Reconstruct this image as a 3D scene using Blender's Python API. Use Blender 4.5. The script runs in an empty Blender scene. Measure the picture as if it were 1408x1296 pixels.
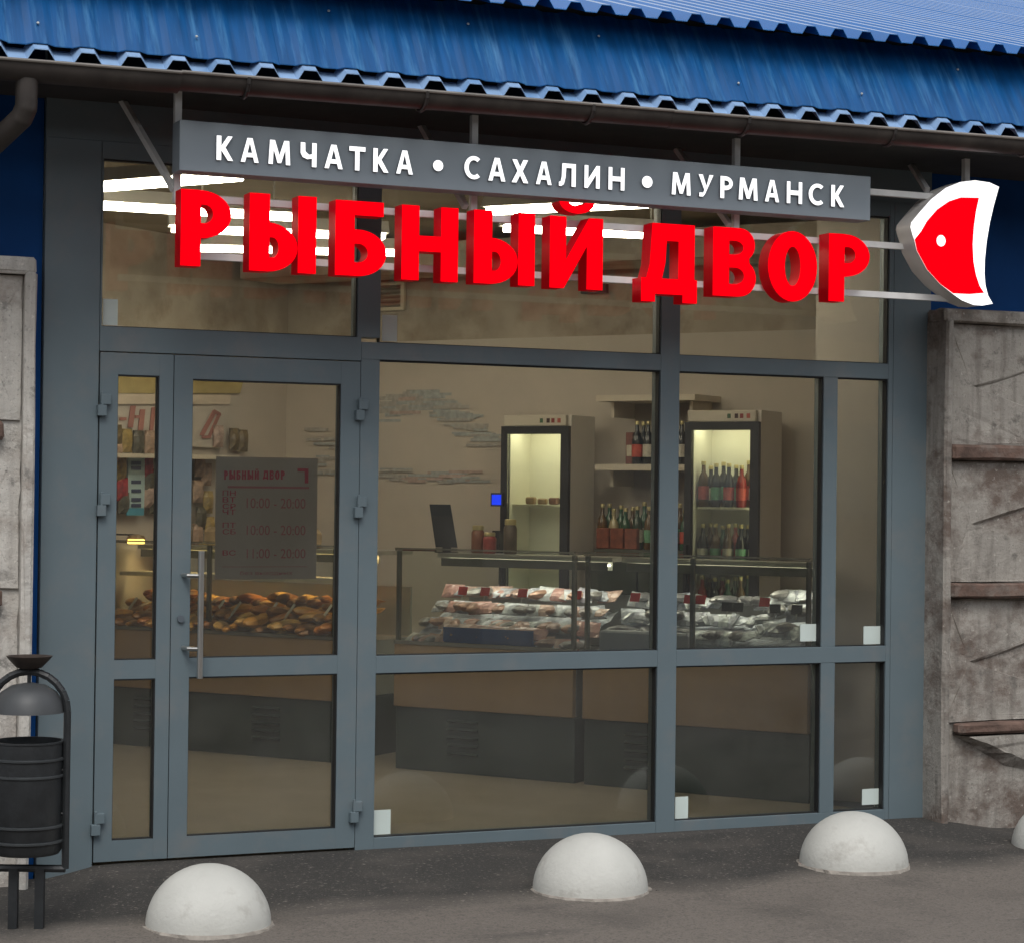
import bpy, bmesh, math, random
from mathutils import Vector, Matrix
random.seed(7)
S = bpy.context.scene
COL = S.collection

# ---------------------------------------------------------------- camera
F, CX, CY, PW = 3000.0, 704.0, 648.0, 1408.0
CAM = Vector((-2.128155, -9.073703, 1.572080))
yaw, pitch, roll = 0.4176949, 0.01064826, 0.01219005
fw = Vector((math.sin(yaw)*math.cos(pitch), math.cos(yaw)*math.cos(pitch), math.sin(pitch)))
rt = fw.cross(Vector((0, 0, 1))).normalized(); up = rt.cross(fw)
rt, up = rt*math.cos(roll)+up*math.sin(roll), up*math.cos(roll)-rt*math.sin(roll)
cd = bpy.data.cameras.new('camera'); cam = bpy.data.objects.new('camera', cd); COL.objects.link(cam)
cd.sensor_fit = 'HORIZONTAL'; cd.sensor_width = 36; cd.lens = F/PW*36; cd.clip_end = 3000
m = Matrix((rt, up, -fw)).transposed().to_4x4(); m.translation = CAM; cam.matrix_world = m
S.camera = cam

def P(u, v, n=(0, 1, 0), d=0.0):
    """photo pixel -> point on the plane n.p = d"""
    r = rt*((u-CX)/F) - up*((v-CY)/F) + fw
    n = Vector(n); t = (d-n.dot(CAM))/n.dot(r)
    return CAM + r*t

# ---------------------------------------------------------------- sky, sun, exposure
W = bpy.data.worlds.new('World'); S.world = W; W.use_nodes = True
nt = W.node_tree; nt.nodes.clear()
sky = nt.nodes.new('ShaderNodeTexSky'); sky.sky_type = 'NISHITA'; sky.sun_disc = False
SUN_EL, SUN_AZ = math.radians(52), math.radians(200)      # azimuth clockwise from +Y
sky.sun_elevation = SUN_EL; sky.sun_rotation = SUN_AZ; sky.air_density = 1.0; sky.dust_density = 4.0
hs = nt.nodes.new('ShaderNodeHueSaturation'); hs.inputs['Saturation'].default_value = 0.4
bg = nt.nodes.new('ShaderNodeBackground'); bg.inputs['Strength'].default_value = 0.15
wo = nt.nodes.new('ShaderNodeOutputWorld')
oc = nt.nodes.new('ShaderNodeMix'); oc.data_type = 'RGBA'; oc.inputs['Factor'].default_value = .55; oc.inputs['B'].default_value = (6.4, 6.9, 7.4, 1)   # even cloud layer
nt.links.new(sky.outputs[0], hs.inputs['Color']); nt.links.new(hs.outputs[0], oc.inputs['A']); nt.links.new(oc.outputs['Result'], bg.inputs[0]); nt.links.new(bg.outputs[0], wo.inputs[0])
sl = bpy.data.lights.new('sun', 'SUN'); sl.energy = 1.2; sl.angle = math.radians(25); sl.color = (1.0, .97, .92)
so = bpy.data.objects.new('sun', sl); COL.objects.link(so)
sd = Vector((math.sin(SUN_AZ)*math.cos(SUN_EL), math.cos(SUN_AZ)*math.cos(SUN_EL), math.sin(SUN_EL)))
so.rotation_euler = (-sd).to_track_quat('-Z', 'Y').to_euler(); so.location = sd*60
S.view_settings.view_transform = 'Standard'; S.view_settings.look = 'None'
S.view_settings.exposure = 0.12; S.view_settings.gamma = 1.0; S.view_settings.use_curve_mapping = False
S.render.engine = 'CYCLES'
S.cycles.transparent_max_bounces = 24; S.cycles.max_bounces = 7; S.cycles.diffuse_bounces = 3
S.cycles.glossy_bounces = 4; S.cycles.sample_clamp_indirect = 4.0; S.cycles.use_denoising = True
S.cycles.caustics_reflective = False; S.cycles.caustics_refractive = False

# ---------------------------------------------------------------- materials
MATS = {}
def mat(name, col, rough=.6, metal=0., var=.12, scale=6., bump=0., bscale=60., emit=None, es=0., spec=.5,
        stain=None, sscale=3., sth=(.5, .65), stretch=(1, 1, 1), coat=0.):
    """principled material with noise-varied colour, optional stain colour and fine relief"""
    if name in MATS: return MATS[name]
    M = bpy.data.materials.new(name); M.use_nodes = True; t = M.node_tree; N = t.nodes; L = t.links
    b = N['Principled BSDF']; b.inputs['Roughness'].default_value = rough; b.inputs['Metallic'].default_value = metal
    b.inputs['Specular IOR Level'].default_value = spec; b.inputs['Coat Weight'].default_value = coat
    tc = N.new('ShaderNodeTexCoord'); mp = N.new('ShaderNodeMapping'); mp.inputs['Scale'].default_value = stretch
    L.new(tc.outputs['Object'], mp.inputs[0])
    nz = N.new('ShaderNodeTexNoise'); nz.inputs['Scale'].default_value = scale; nz.inputs['Detail'].default_value = 6
    L.new(mp.outputs[0], nz.inputs['Vector'])
    rp = N.new('ShaderNodeValToRGB'); e = rp.color_ramp.elements
    e[0].position = .3; e[1].position = .7
    e[0].color = tuple(max(0, c*(1-var)) for c in col)+(1,); e[1].color = tuple(min(1, c*(1+var)) for c in col)+(1,)
    L.new(nz.outputs[0], rp.inputs[0]); out = rp.outputs[0]
    if stain:
        n2 = N.new('ShaderNodeTexNoise'); n2.inputs['Scale'].default_value = sscale; n2.inputs['Detail'].default_value = 8
        n2.inputs['Roughness'].default_value = .65
        L.new(mp.outputs[0], n2.inputs['Vector'])
        mr = N.new('ShaderNodeMapRange'); mr.inputs['From Min'].default_value = sth[0]; mr.inputs['From Max'].default_value = sth[1]
        L.new(n2.outputs[0], mr.inputs[0])
        mx = N.new('ShaderNodeMix'); mx.data_type = 'RGBA'; mx.inputs['B'].default_value = tuple(stain)+(1,)
        L.new(mr.outputs[0], mx.inputs['Factor']); L.new(out, mx.inputs['A']); out = mx.outputs['Result']
    L.new(out, b.inputs['Base Color'])
    if bump:
        n3 = N.new('ShaderNodeTexNoise'); n3.inputs['Scale'].default_value = bscale; n3.inputs['Detail'].default_value = 5
        L.new(mp.outputs[0], n3.inputs['Vector'])
        bp = N.new('ShaderNodeBump'); bp.inputs['Strength'].default_value = bump; bp.inputs['Distance'].default_value = .01
        L.new(n3.outputs[0], bp.inputs['Height']); L.new(bp.outputs[0], b.inputs['Normal'])
    if emit:
        b.inputs['Emission Color'].default_value = tuple(emit)+(1,); b.inputs['Emission Strength'].default_value = es
    MATS[name] = M; return M

def glass(name, tint=(.86, .89, .86), ior=1.45, wob=0.):
    if name in MATS: return MATS[name]
    M = bpy.data.materials.new(name); M.use_nodes = True; t = M.node_tree; N = t.nodes; L = t.links
    N.remove(N['Principled BSDF']); o = N['Material Output']
    tr = N.new('ShaderNodeBsdfTransparent'); tr.inputs[0].default_value = tint+(1,)
    gl = N.new('ShaderNodeBsdfGlossy'); gl.inputs['Roughness'].default_value = .015
    fr = N.new('ShaderNodeFresnel'); fr.inputs[0].default_value = ior
    mx = N.new('ShaderNodeMixShader'); L.new(fr.outputs[0], mx.inputs[0]); L.new(tr.outputs[0], mx.inputs[1]); L.new(gl.outputs[0], mx.inputs[2])
    if wob:
        du = N.new('ShaderNodeBsdfDiffuse'); du.inputs[0].default_value = (.62, .61, .57, 1); n2 = N.new('ShaderNodeTexNoise'); n2.inputs['Scale'].default_value = 2.2; n2.inputs['Detail'].default_value = 9; n2.inputs['Roughness'].default_value = .7
        tc2 = N.new('ShaderNodeTexCoord'); L.new(tc2.outputs['Object'], n2.inputs['Vector']); mr = N.new('ShaderNodeMapRange'); mr.inputs['From Min'].default_value = .35; mr.inputs['From Max'].default_value = .75; mr.inputs['To Min'].default_value = .006; mr.inputs['To Max'].default_value = .05; L.new(n2.outputs[0], mr.inputs[0])
        md = N.new('ShaderNodeMixShader'); L.new(mr.outputs[0], md.inputs[0]); L.new(mx.outputs[0], md.inputs[1]); L.new(du.outputs[0], md.inputs[2])
        nz = N.new('ShaderNodeTexNoise'); nz.inputs['Scale'].default_value = 1.3
        tc = N.new('ShaderNodeTexCoord'); L.new(tc.outputs['Object'], nz.inputs['Vector'])
        bp = N.new('ShaderNodeBump'); bp.inputs['Strength'].default_value = wob; bp.inputs['Distance'].default_value = .02
        L.new(nz.outputs[0], bp.inputs['Height']); L.new(bp.outputs[0], gl.inputs['Normal'])
    L.new((md if wob else mx).outputs[0], o.inputs[0]); MATS[name] = M; return M

frame_m = mat('frame_paint', (.128, .168, .188), .42, var=.05, scale=3, bump=.04, bscale=250, stain=(.17, .185, .19), sscale=4, sth=(.5, .75))
gasket_m = mat('gasket', (.012, .013, .014), .6)
glass_m = glass('window_glass', (.93, .945, .92), 1.62, .05)
caseglass_m = glass('case_glass', (.93, .96, .94), 1.4)
steel_m = mat('brushed_steel', (.62, .61, .58), .28, 1., var=.06, scale=20)
dark_m = mat('dark_iron', (.018, .02, .022), .45, var=.3, scale=12, bump=.15, stain=(.06, .035, .02), sscale=7, sth=(.66, .8))
blue_m = mat('blue_roof_paint', (.004, .076, .235), .38, var=.22, scale=5, stain=(.05, .19, .40), sscale=3.5, sth=(.52, .74), bump=.05, bscale=30, coat=.0, spec=.3, stretch=(7, .6, .6))
blueup_m = mat('blue_glossy_roof_paint', (.008, .125, .38), .25, var=.1, scale=5, bump=.02, bscale=30, coat=.3, stretch=(4, .4, .4))
eave_m = mat('pale_eave_paint', (.26, .40, .62), .35, var=.12, scale=9, stain=(.12, .26, .5), sscale=6, sth=(.5, .75))  # paler blue than the skirt sheets, with mid-blue patches
bluewall_m = mat('blue_wall_paint', (.003, .052, .20), .6, var=.12, scale=4, spec=.15)
gutter_m = mat('brown_gutter', (.045, .038, .034), .5, var=.25, scale=8, stain=(.085, .072, .062), sscale=5, sth=(.5, .8), spec=.3)
rim_m = mat('gutter_rim', (.20, .18, .16), .45, var=.3, scale=5)  # rim highlight put into a paler colour than the gutter
soffit_m = mat('dark_soffit', (.04, .038, .036), .8, var=.2)
def concrete(name, base, blot, streak, lo):
    M = bpy.data.materials.new(name); M.use_nodes = True; t = M.node_tree; N = t.nodes; L = t.links; b = N['Principled BSDF']; b.inputs['Roughness'].default_value = .92
    tc = N.new('ShaderNodeTexCoord'); out = None
    def noise(sc, st=(1, 1, 1), rg=.6):
        mp = N.new('ShaderNodeMapping'); mp.inputs['Scale'].default_value = st; L.new(tc.outputs['Object'], mp.inputs[0])
        n = N.new('ShaderNodeTexNoise'); n.inputs['Scale'].default_value = sc; n.inputs['Detail'].default_value = 8; n.inputs['Roughness'].default_value = rg; L.new(mp.outputs[0], n.inputs['Vector']); return n.outputs[0]
    prev = tuple(base)+(1,)
    for n, a, bb, c in ((noise(6), .35, .7, tuple(x*1.3 for x in base)), (noise(2.6, (1, 1, 1.3), .7), lo, lo+.14, blot), (noise(5, (3, 3, .35)), .5, .75, streak), (noise(11, (1, 1, 1), .75), .56, .68, tuple(x*.45 for x in base)), (noise(70), .6, .75, tuple(x*.35 for x in base)), (noise(38), .62, .72, tuple(min(1, x*1.5) for x in base))):
        mr = N.new('ShaderNodeMapRange'); mr.inputs['From Min'].default_value = a; mr.inputs['From Max'].default_value = bb; mr.inputs['To Max'].default_value = .9; L.new(n, mr.inputs[0])
        mx = N.new('ShaderNodeMix'); mx.data_type = 'RGBA'; L.new(mr.outputs[0], mx.inputs['Factor']); mx.inputs['B'].default_value = tuple(c)+(1,)
        if isinstance(prev, tuple): mx.inputs['A'].default_value = prev
        else: L.new(prev, mx.inputs['A'])
        prev = mx.outputs['Result']
    L.new(prev, b.inputs['Base Color'])
    bp = N.new('ShaderNodeBump'); bp.inputs['Strength'].default_value = .7; bp.inputs['Distance'].default_value = .012; L.new(noise(40, rg=.7), bp.inputs['Height']); L.new(bp.outputs[0], b.inputs['Normal'])
    MATS[name] = M; return M
concrete_m = concrete('weathered_concrete', (.32, .295, .262), (.125, .088, .07), (.15, .13, .112), .47)
concrete_l = concrete('pale_concrete', (.50, .475, .435), (.34, .29, .25), (.37, .34, .31), .52)
rust_m = mat('rusty_concrete', (.13, .082, .064), .9, var=.4, scale=14, bump=.6, bscale=50, stain=(.22, .19, .165), sscale=6, sth=(.5, .7))
dome_m = mat('white_dome_paint', (.53, .525, .485), .65, var=.06, scale=7, bump=.25, bscale=70, stain=(.27, .245, .21), sscale=5, sth=(.56, .82))
red_face = mat('lit_red_face', (.25, .0, .0), .9, var=0, emit=(1, .0, .006), es=.98, spec=0.)
red_side = mat('red_letter_side', (.45, .0, .008), .6, var=.1, spec=.1, emit=(1, 0, .006), es=.09)
white_face = mat('lit_white_face', (.8, .8, .8), .5, var=0, emit=(1, 1, 1), es=1.05)
signgrey_m = mat('sign_grey_panel', (.30, .345, .385), .5, var=.05, scale=2)
whitetube_m = mat('white_steel_tube', (.74, .73, .71), .5, var=.1, scale=10)
emblem_side = mat('emblem_side', (.66, .63, .60), .5, var=.08)
sticker_m = mat('mint_sticker', (.62, .70, .66), .6, var=.05)

# ---------------------------------------------------------------- mesh helpers
class MB:
    def __init__(s): s.v = []; s.f = []; s.mi = []
    def add(s, v, f, mi=0):
        o = len(s.v); s.v += [tuple(x) for x in v]; s.f += [tuple(i+o for i in q) for q in f]; s.mi += [mi]*len(f); return s
    def box(s, a, b, mi=0):
        (x0, y0, z0), (x1, y1, z1) = a, b
        return s.add([(x0, y0, z0), (x1, y0, z0), (x1, y1, z0), (x0, y1, z0), (x0, y0, z1), (x1, y0, z1), (x1, y1, z1), (x0, y1, z1)],
                     [(0, 3, 2, 1), (4, 5, 6, 7), (0, 1, 5, 4), (1, 2, 6, 5), (2, 3, 7, 6), (3, 0, 4, 7)], mi)
    def bar(s, a, b, w, h=None, n=4, mi=0, w2=None):
        a, b = Vector(a), Vector(b); d = (b-a).normalized(); r = Vector((0, 0, 1)) if abs(d.z) < .9 else Vector((0, 1, 0))
        x = d.cross(r).normalized(); y = d.cross(x); h = w if h is None else h; w2 = w if w2 is None else w2
        ph = math.pi/4 if n == 4 else 0; k = math.sqrt(2) if n == 4 else 1
        V = []
        for p, q in ((a, 1), (b, w2/w)):
            for i in range(n):
                t = ph+2*math.pi*i/n; V.append(p+x*(math.cos(t)*w/2*k*q)+y*(math.sin(t)*h/2*k*q))
        return s.add(V, [(i, (i+1) % n, n+(i+1) % n, n+i) for i in range(n)]+[tuple(range(n-1, -1, -1)), tuple(range(n, 2*n))], mi)
    def lathe(s, prof, c=(0, 0, 0), n=24, mi=0):
        V = []; c = Vector(c)
        for r, z in prof:
            for i in range(n): t = 2*math.pi*i/n; V.append(c+Vector((r*math.cos(t), r*math.sin(t), z)))
        Fs = [(j*n+i, j*n+(i+1) % n, (j+1)*n+(i+1) % n, (j+1)*n+i) for j in range(len(prof)-1) for i in range(n)]
        Fs += [tuple(range(n-1, -1, -1)), tuple(range((len(prof)-1)*n, len(prof)*n))]
        return s.add(V, Fs, mi)
    def path(s, pts, w, n=8, mi=0):
        for a, b in zip(pts, pts[1:]): s.bar(a, b, w, n=n, mi=mi)
        return s
    def build(s, name, mats, parent=None, smooth=False, bevel=0.):
        me = bpy.data.meshes.new(name); me.from_pydata(s.v, [], s.f); me.validate()
        if not isinstance(mats, (list, tuple)): mats = [mats]
        for q in mats: me.materials.append(q)
        if len(me.polygons) == len(s.mi): me.polygons.foreach_set('material_index', s.mi)
        if bevel:
            bm = bmesh.new(); bm.from_mesh(me); bmesh.ops.bevel(bm, geom=bm.edges[:], offset=bevel, segments=1, affect='EDGES', clamp_overlap=True)
            bm.to_mesh(me); bm.free()
        me.update()
        if smooth: me.polygons.foreach_set('use_smooth', [True]*len(me.polygons)); me.set_sharp_from_angle(angle=math.radians(38))
        o = bpy.data.objects.new(name, me); COL.objects.link(o); o.parent = parent; return o

def tag(o, label=None, cat=None, group=None, kind=None):
    if label: o['label'] = label
    if cat: o['category'] = cat
    if group: o['group'] = group
    if kind: o['kind'] = kind
    return o
def thing(name, loc, rz, label, cat, group=None):
    o = bpy.data.objects.new(name, None); COL.objects.link(o); o.location = loc; o.rotation_euler.z = rz
    return tag(o, label, cat, group)
def copy_tree(o, parent=None):
    c = o.copy(); COL.objects.link(c); c.parent = parent
    for k, ch in [(k, ch) for k, ch in enumerate(list(o.children))]: copy_tree(ch, c)
    return c
def box(name, a, b, m, parent=None, bevel=0.): return MB().box(a, b).build(name, m, parent, bevel=bevel)

def curve_mesh(name, loops, depth, mats, parent=None):
    """flat outlines (x,z) with holes -> slab; front towards -Y at y=0, back at y=depth"""
    cu = bpy.data.curves.new(name, 'CURVE'); cu.dimensions = '2D'; cu.fill_mode = 'BOTH'; cu.extrude = depth/2
    for lp in loops:
        sp = cu.splines.new('POLY'); sp.points.add(len(lp)-1); sp.use_cyclic_u = True
        for i, (x, z) in enumerate(lp): sp.points[i].co = (x, z, 0, 1)
    return finish_curve(name, cu, depth, mats, parent)
def finish_curve(name, cu, depth, mats, parent):
    tmp = bpy.data.objects.new('tmp', cu); COL.objects.link(tmp)
    dg = bpy.context.evaluated_depsgraph_get(); me = bpy.data.meshes.new_from_object(tmp.evaluated_get(dg))
    bpy.data.objects.remove(tmp); me.name = name
    me.transform(Matrix(((1, 0, 0, 0), (0, 0, -1, depth/2), (0, 1, 0, 0), (0, 0, 0, 1))))
    me.materials.clear()
    for q in mats: me.materials.append(q)
    if len(mats) > 1:
        for p in me.polygons: p.material_index = 0 if max(me.vertices[i].co.y for i in p.vertices) < depth*.25 else 1
    else:
        for p in me.polygons: p.material_index = 0
    o = bpy.data.objects.new(name, me); COL.objects.link(o); o.parent = parent; return o
def text_mesh(name, txt, depth, mats, parent=None, bold=.02):
    cu = bpy.data.curves.new(name, 'FONT'); cu.body = txt; cu.size = 1; cu.extrude = max(depth/2, .0001); cu.offset = bold; cu.resolution_u = 4
    return finish_curve(name, cu, depth, mats, parent)
def fit_text(o, x0, x1, z0, z1, y):
    """scale the glyph's own outline to a box, keeping its thickness"""
    vs = o.data.vertices; xs = [v.co.x for v in vs]; zs = [v.co.z for v in vs]
    a, b, c, d = min(xs), max(xs), min(zs), max(zs)
    for v in vs:
        v.co.x = x0+(v.co.x-a)/(b-a)*(x1-x0); v.co.z = z0+(v.co.z-c)/(d-c)*(z1-z0); v.co.y += y
    return o

# ---------------------------------------------------------------- ground
def ss(a, b, x): t = max(0, min(1, (x-a)/(b-a))); return t*t*(3-2*t)
def gz(x, y):
    d = max(0, -y)
    z = -.045*min(d, 1.3)-.006*min(max(0, d-1.3), 6)
    fade = 1-ss(0, 1.5, d)
    z -= fade*(.045*ss(.05, -.22, x)+.06*ss(4.12, 4.6, x))
    z += .006*math.sin(2.1*x+1.3*y)*ss(0, .4, d)+.004*math.sin(5.3*x-3.1*y)*ss(0, .4, d)
    return z if y <= .03 else -.16
def grid_axis(lo, hi, step, far):
    a = []; x = lo
    while x <= hi+1e-6: a.append(x); x += step
    k = step; l, h = lo, hi; A, B = [], []
    while h < far: k *= 1.6; h += k; l -= k; A.append(l); B.append(h)
    return A[::-1]+a+B
gx = grid_axis(-3.0, 7.0, .1, 600)
gy = [y for y in grid_axis(-6.0, -.0, .1, 600) if y < -.005]+[.0, .02, .05, .6, 6, 60, 600]
gm = MB(); nx = len(gx)
gm.add([(x, y, gz(x, y)) for y in gy for x in gx], [(j*nx+i, j*nx+i+1, (j+1)*nx+i+1, (j+1)*nx+i) for j in range(len(gy)-1) for i in range(nx-1)])
def asphalt():
    M = bpy.data.materials.new('asphalt'); M.use_nodes = True; t = M.node_tree; N = t.nodes; L = t.links; b = N['Principled BSDF']
    b.inputs['Roughness'].default_value = .85
    tc = N.new('ShaderNodeTexCoord')
    def noise(sc, det, st=(1, 1, 1)):
        mp = N.new('ShaderNodeMapping'); mp.inputs['Scale'].default_value = st; L.new(tc.outputs['Object'], mp.inputs[0])
        n = N.new('ShaderNodeTexNoise'); n.inputs['Scale'].default_value = sc; n.inputs['Detail'].default_value = det; L.new(mp.outputs[0], n.inputs['Vector']); return n.outputs[0]
    def mix(f, a, bb):
        mx = N.new('ShaderNodeMix'); mx.data_type = 'RGBA'
        L.new(f, mx.inputs['Factor'])
        for k, v in (('A', a), ('B', bb)):
            if isinstance(v, tuple): mx.inputs[k].default_value = v+(1,)
            else: L.new(v, mx.inputs[k])
        return mx.outputs['Result']
    def mrange(v, a, bb):
        r = N.new('ShaderNodeMapRange'); r.inputs['From Min'].default_value = a; r.inputs['From Max'].default_value = bb; L.new(v, r.inputs[0]); return r.outputs[0]
    # darker tone along the shop, lighter brown beyond the bollards; edge wanders
    sep = N.new('ShaderNodeSeparateXYZ'); L.new(tc.outputs['Object'], sep.inputs[0])
    wob = N.new('ShaderNodeMath'); wob.operation = 'MULTIPLY_ADD'; L.new(noise(1.1, 4), wob.inputs[0]); wob.inputs[1].default_value = .7; L.new(sep.outputs['Y'], wob.inputs[2])
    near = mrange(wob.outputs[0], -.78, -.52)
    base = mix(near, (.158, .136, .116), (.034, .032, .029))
    base = mix(mrange(noise(2.3, 6), .5, .8), base, (.085, .074, .064))
    base = mix(mrange(noise(170, 3), .56, .85), base, (.17, .15, .135))
    base = mix(mrange(noise(120, 3), .5, .8), base, (.035, .032, .03))
    base = mix(mrange(noise(1.6, 5, (.35, 2.2, 1)), .6, .75), base, (.075, .066, .06))
    base = mix(mrange(noise(45, 6), .52, .9), base, (.06, .054, .048)); base = mix(mrange(noise(60, 6), .6, .72), base, (.20, .175, .155))
    L.new(base, b.inputs['Base Color'])
    bp = N.new('ShaderNodeBump'); bp.inputs['Strength'].default_value = .35; bp.inputs['Distance'].default_value = .012
    L.new(noise(130, 4), bp.inputs['Height']); L.new(bp.outputs[0], b.inputs['Normal'])
    return M
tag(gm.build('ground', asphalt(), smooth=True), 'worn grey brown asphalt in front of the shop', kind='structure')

# ---------------------------------------------------------------- market building: walls, roofs, gutter
bld = thing('market_building', (0, 0, 0), 0, 'blue market building with corrugated blue roofs and a brown gutter', 'building')
HT = 3.62
for a, b_, n in ((-6.0, -2.6, 3), (-2.6, -.24, 2)):
    w = (b_-a)/n
    for i in range(n): box('wall_panel', (a+i*w+.002, .03, -.15), (a+(i+1)*w-.002, .13, HT), bluewall_m, bld)
for i in range(4): box('wall_panel', (4.172+i*1.3, .03, -.15), (4.172+(i+1)*1.3-.004, .13, HT), bluewall_m, bld)
box('lintel_panel', (-.238, .004, 3.025), (4.17, .1, HT), frame_m, bld)
box('soffit', (-6, -.60, 3.20), (9.4, .03, 3.222), soffit_m, bld)
TILT = .0127
def ez(x): return TILT*(x+.52)
PROF = ((0, 0), (.38, 0), (.54, 1), (.84, 1))
PROF2 = ((0, 0), (.12, 0), (.16, .3), (.22, .3), (.26, 0), (.38, 0), (.52, 1), (.60, 1), (.64, .82), (.72, .82), (.76, 1), (.86, 1))
def corrugated(name, x0, x1, per, h, pts, m, lap=0., shape=PROF):
    """trapezoidal sheet; pts = (y, z) polyline up the slope; two skins"""
    prof = []; x = x0
    while x < x1-1e-6:
        for fx, hz in shape: prof.append((x+fx*per, hz*h))
        x += per
    prof.append((x1, 0)); n = len(prof); V = []; T = .004
    for off in (0, -T):
        for (y, z) in pts:
            for (px, pz) in prof: V.append((px, y, z+pz+off+lap+ez(px)))
    k = len(pts); Fs = []
    for s_ in range(2):
        for j in range(k-1):
            for i in range(n-1):
                q = (s_*k*n+j*n+i, s_*k*n+j*n+i+1, s_*k*n+(j+1)*n+i+1, s_*k*n+(j+1)*n+i)
                Fs.append(q if s_ == 0 else q[::-1])
    for i in range(n-1): Fs.append((i, k*n+i, k*n+i+1, i+1))
    return MB().add(V, Fs).build(name, m, bld)
EY, EZ = -.74, 3.205
per = .18
for i in range(9):      # starter strip and steep skirt, one sheet per five ribs
    xa = -2.7+i*per*6; xb = xa+per*6
    corrugated('eave_sheet', xa, xb, per, .045, [(EY, EZ), (EY+.075, EZ+.056)], eave_m, lap=.002*(i % 2))
    corrugated('roof_skirt_sheet', xa, xb, per, .008, [(EY+.022, EZ+.064), (EY+.252, EZ+.064+.230*1.6)], blue_m, lap=.003*(i % 2))
per2 = .146
for i in range(22):
    xa = -1.6+i*per2*7; xb = xa+per2*7
    corrugated('upper_roof_sheet', xa, xb, per2, .036, [(-.70, 3.605), (2.0, 3.605+2.70*.305), (14, 3.605+14.70*.305)], blueup_m, lap=.003*(i % 2))
MB().bar((-6, -.42, 3.59+ez(-6)), (9.4, -.42, 3.59+ez(9.4)), .04, .19).build('eave_board', soffit_m, bld)
for k in range(9):      # pale screw heads on the skirt
    x = -.4+k*.62+random.uniform(-.05, .05); d = random.choice((.05, .06, .16)); y = EY+.022+d
    MB().lathe([(.006, 0), (.006, .003), (.004, .005)], n=8).build('roof_screw', mat('screw_zinc', (.5, .52, .52), .4, .5), bld).matrix_world = Matrix.Translation((x, y-.006, EZ+.064+d*1.6+ez(x)+.011)) @ Matrix.Rotation(math.radians(58), 4, 'X')
box('roof_deck', (-6, -.03, HT), (9.4, .1, 3.72), soffit_m, bld)
# half-round gutter
R_ = .062; GX0, GX1 = -.30, 9.0; GY = -.80
def gutter(name, x0, x1, r, dz=0.):
    V = []; n = 10; secs = [x0+(x1-x0)*i/4 for i in range(5)]
    for rr in (r, r-.004):
        for x in secs:
            zc = 3.178+ez(x)+dz
            for i in range(n+1): t = math.pi+math.pi*i/n; V.append((x, GY+rr*math.cos(t), zc+rr*math.sin(t)))
    m_ = n+1; K = len(secs); Fs = []
    for s_ in (0, 1):
        for j in range(K-1):
            for i in range(n):
                q = (s_*K*m_+j*m_+i, s_*K*m_+j*m_+i+1, s_*K*m_+(j+1)*m_+i+1, s_*K*m_+(j+1)*m_+i); Fs.append(q if s_ else q[::-1])
    for j in range(K-1):
        for i in (0, n): Fs.append((j*m_+i, (j+1)*m_+i, K*m_+(j+1)*m_+i, K*m_+j*m_+i))
    for j in (0, K-1):
        for i in range(n): Fs.append((j*m_+i, j*m_+i+1, K*m_+j*m_+i+1, K*m_+j*m_+i))
    mb = MB().add(V, Fs)
    g = mb.build(name, gutter_m, bld, smooth=True)
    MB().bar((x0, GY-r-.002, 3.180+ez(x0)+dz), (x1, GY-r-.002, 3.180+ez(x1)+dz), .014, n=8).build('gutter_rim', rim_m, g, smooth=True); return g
joints = [.37, 1.12, 1.87, 2.62, 3.37, 4.12, 4.87, 6, 7]
gutter('gutter', -3.2, .10, R_+.006, -.004)
gutter('gutter', .10, 2.25, R_); gutter('gutter', 2.25, 4.7, R_, -.002); gutter('gutter', 4.7, 8, R_)
for x in joints:
    pts = [(x, GY+(R_+.007)*math.cos(math.pi+math.pi*i/8), 3.178+ez(x)+(R_+.007)*math.sin(math.pi+math.pi*i/8)) for i in range(9)]
    MB().path(pts+[(x, GY+R_+.05, 3.21+ez(x))], .016, n=6).build('gutter_bracket', mat('gutter_dark', (.03, .026, .024), .5), bld)
dp = [P(37, 108, d=-.80), P(36, 148, d=-.79), P(30, 162, d=-.77), P(-8, 198, d=-.62), P(-60, 240, d=-.2), P(-62, 420, d=-.2)]
dmb = MB().path(dp, .085, n=14)
for q in dp[1:-1]: dmb.lathe([(.0425*math.cos(a), .0425*math.sin(a)) for a in [-1.5+i*.3 for i in range(11)]], q, n=14)
dmb.build('downpipe', gutter_m, bld, smooth=True)

# ---------------------------------------------------------------- shop front: frames, doors, panes
sf = thing('storefront', (0, 0, 0), 0, 'grey painted metal storefront with glazed double door and tall panes', 'storefront')
FD = .09                      # frame depth
Xl, Xa, Xb, Xc, Xd, Xe, Xf, Xg, Xh, Xr = 0, .006, 1.145, 1.252, 2.657, 2.757, 3.553, 3.632, 3.923, 4.17
Zb, Z1, Zm2, Zm1, Zt2, Zt1, Ztop = .0, .049, .776, .853, 2.162, 2.238, 2.964
FR = lambda n, x0, x1, z0, z1, y0=0., y1=FD: box(n, (x0, y0, z0), (x1, y1, z1), frame_m, sf, bevel=.0015)
FR('side_column', -.237, -.004, -.12, 3.037, .001); FR('side_column', Xh+.028, Xr, -.12, 3.037, .001)
FR('jamb', -.002, Xa, Zt1+.003, Ztop, .002); FR('jamb', Xh, Xh+.026, -.06, 3.037)
FR('mullion', 1.164, Xc, -.03, Zt2, 0); FR('mullion', Xb, Xc, Zt1+.02, Ztop, 0)
FR('mullion', Xd, Xe, -.03, Ztop, -.001); FR('mullion', Xf, Xg, Z1, Zm2, .001); FR('mullion', Xf, Xg, Zm1, Zt2, .001)
FR('top_rail', -.002, Xh, Ztop, 3.037)
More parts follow.
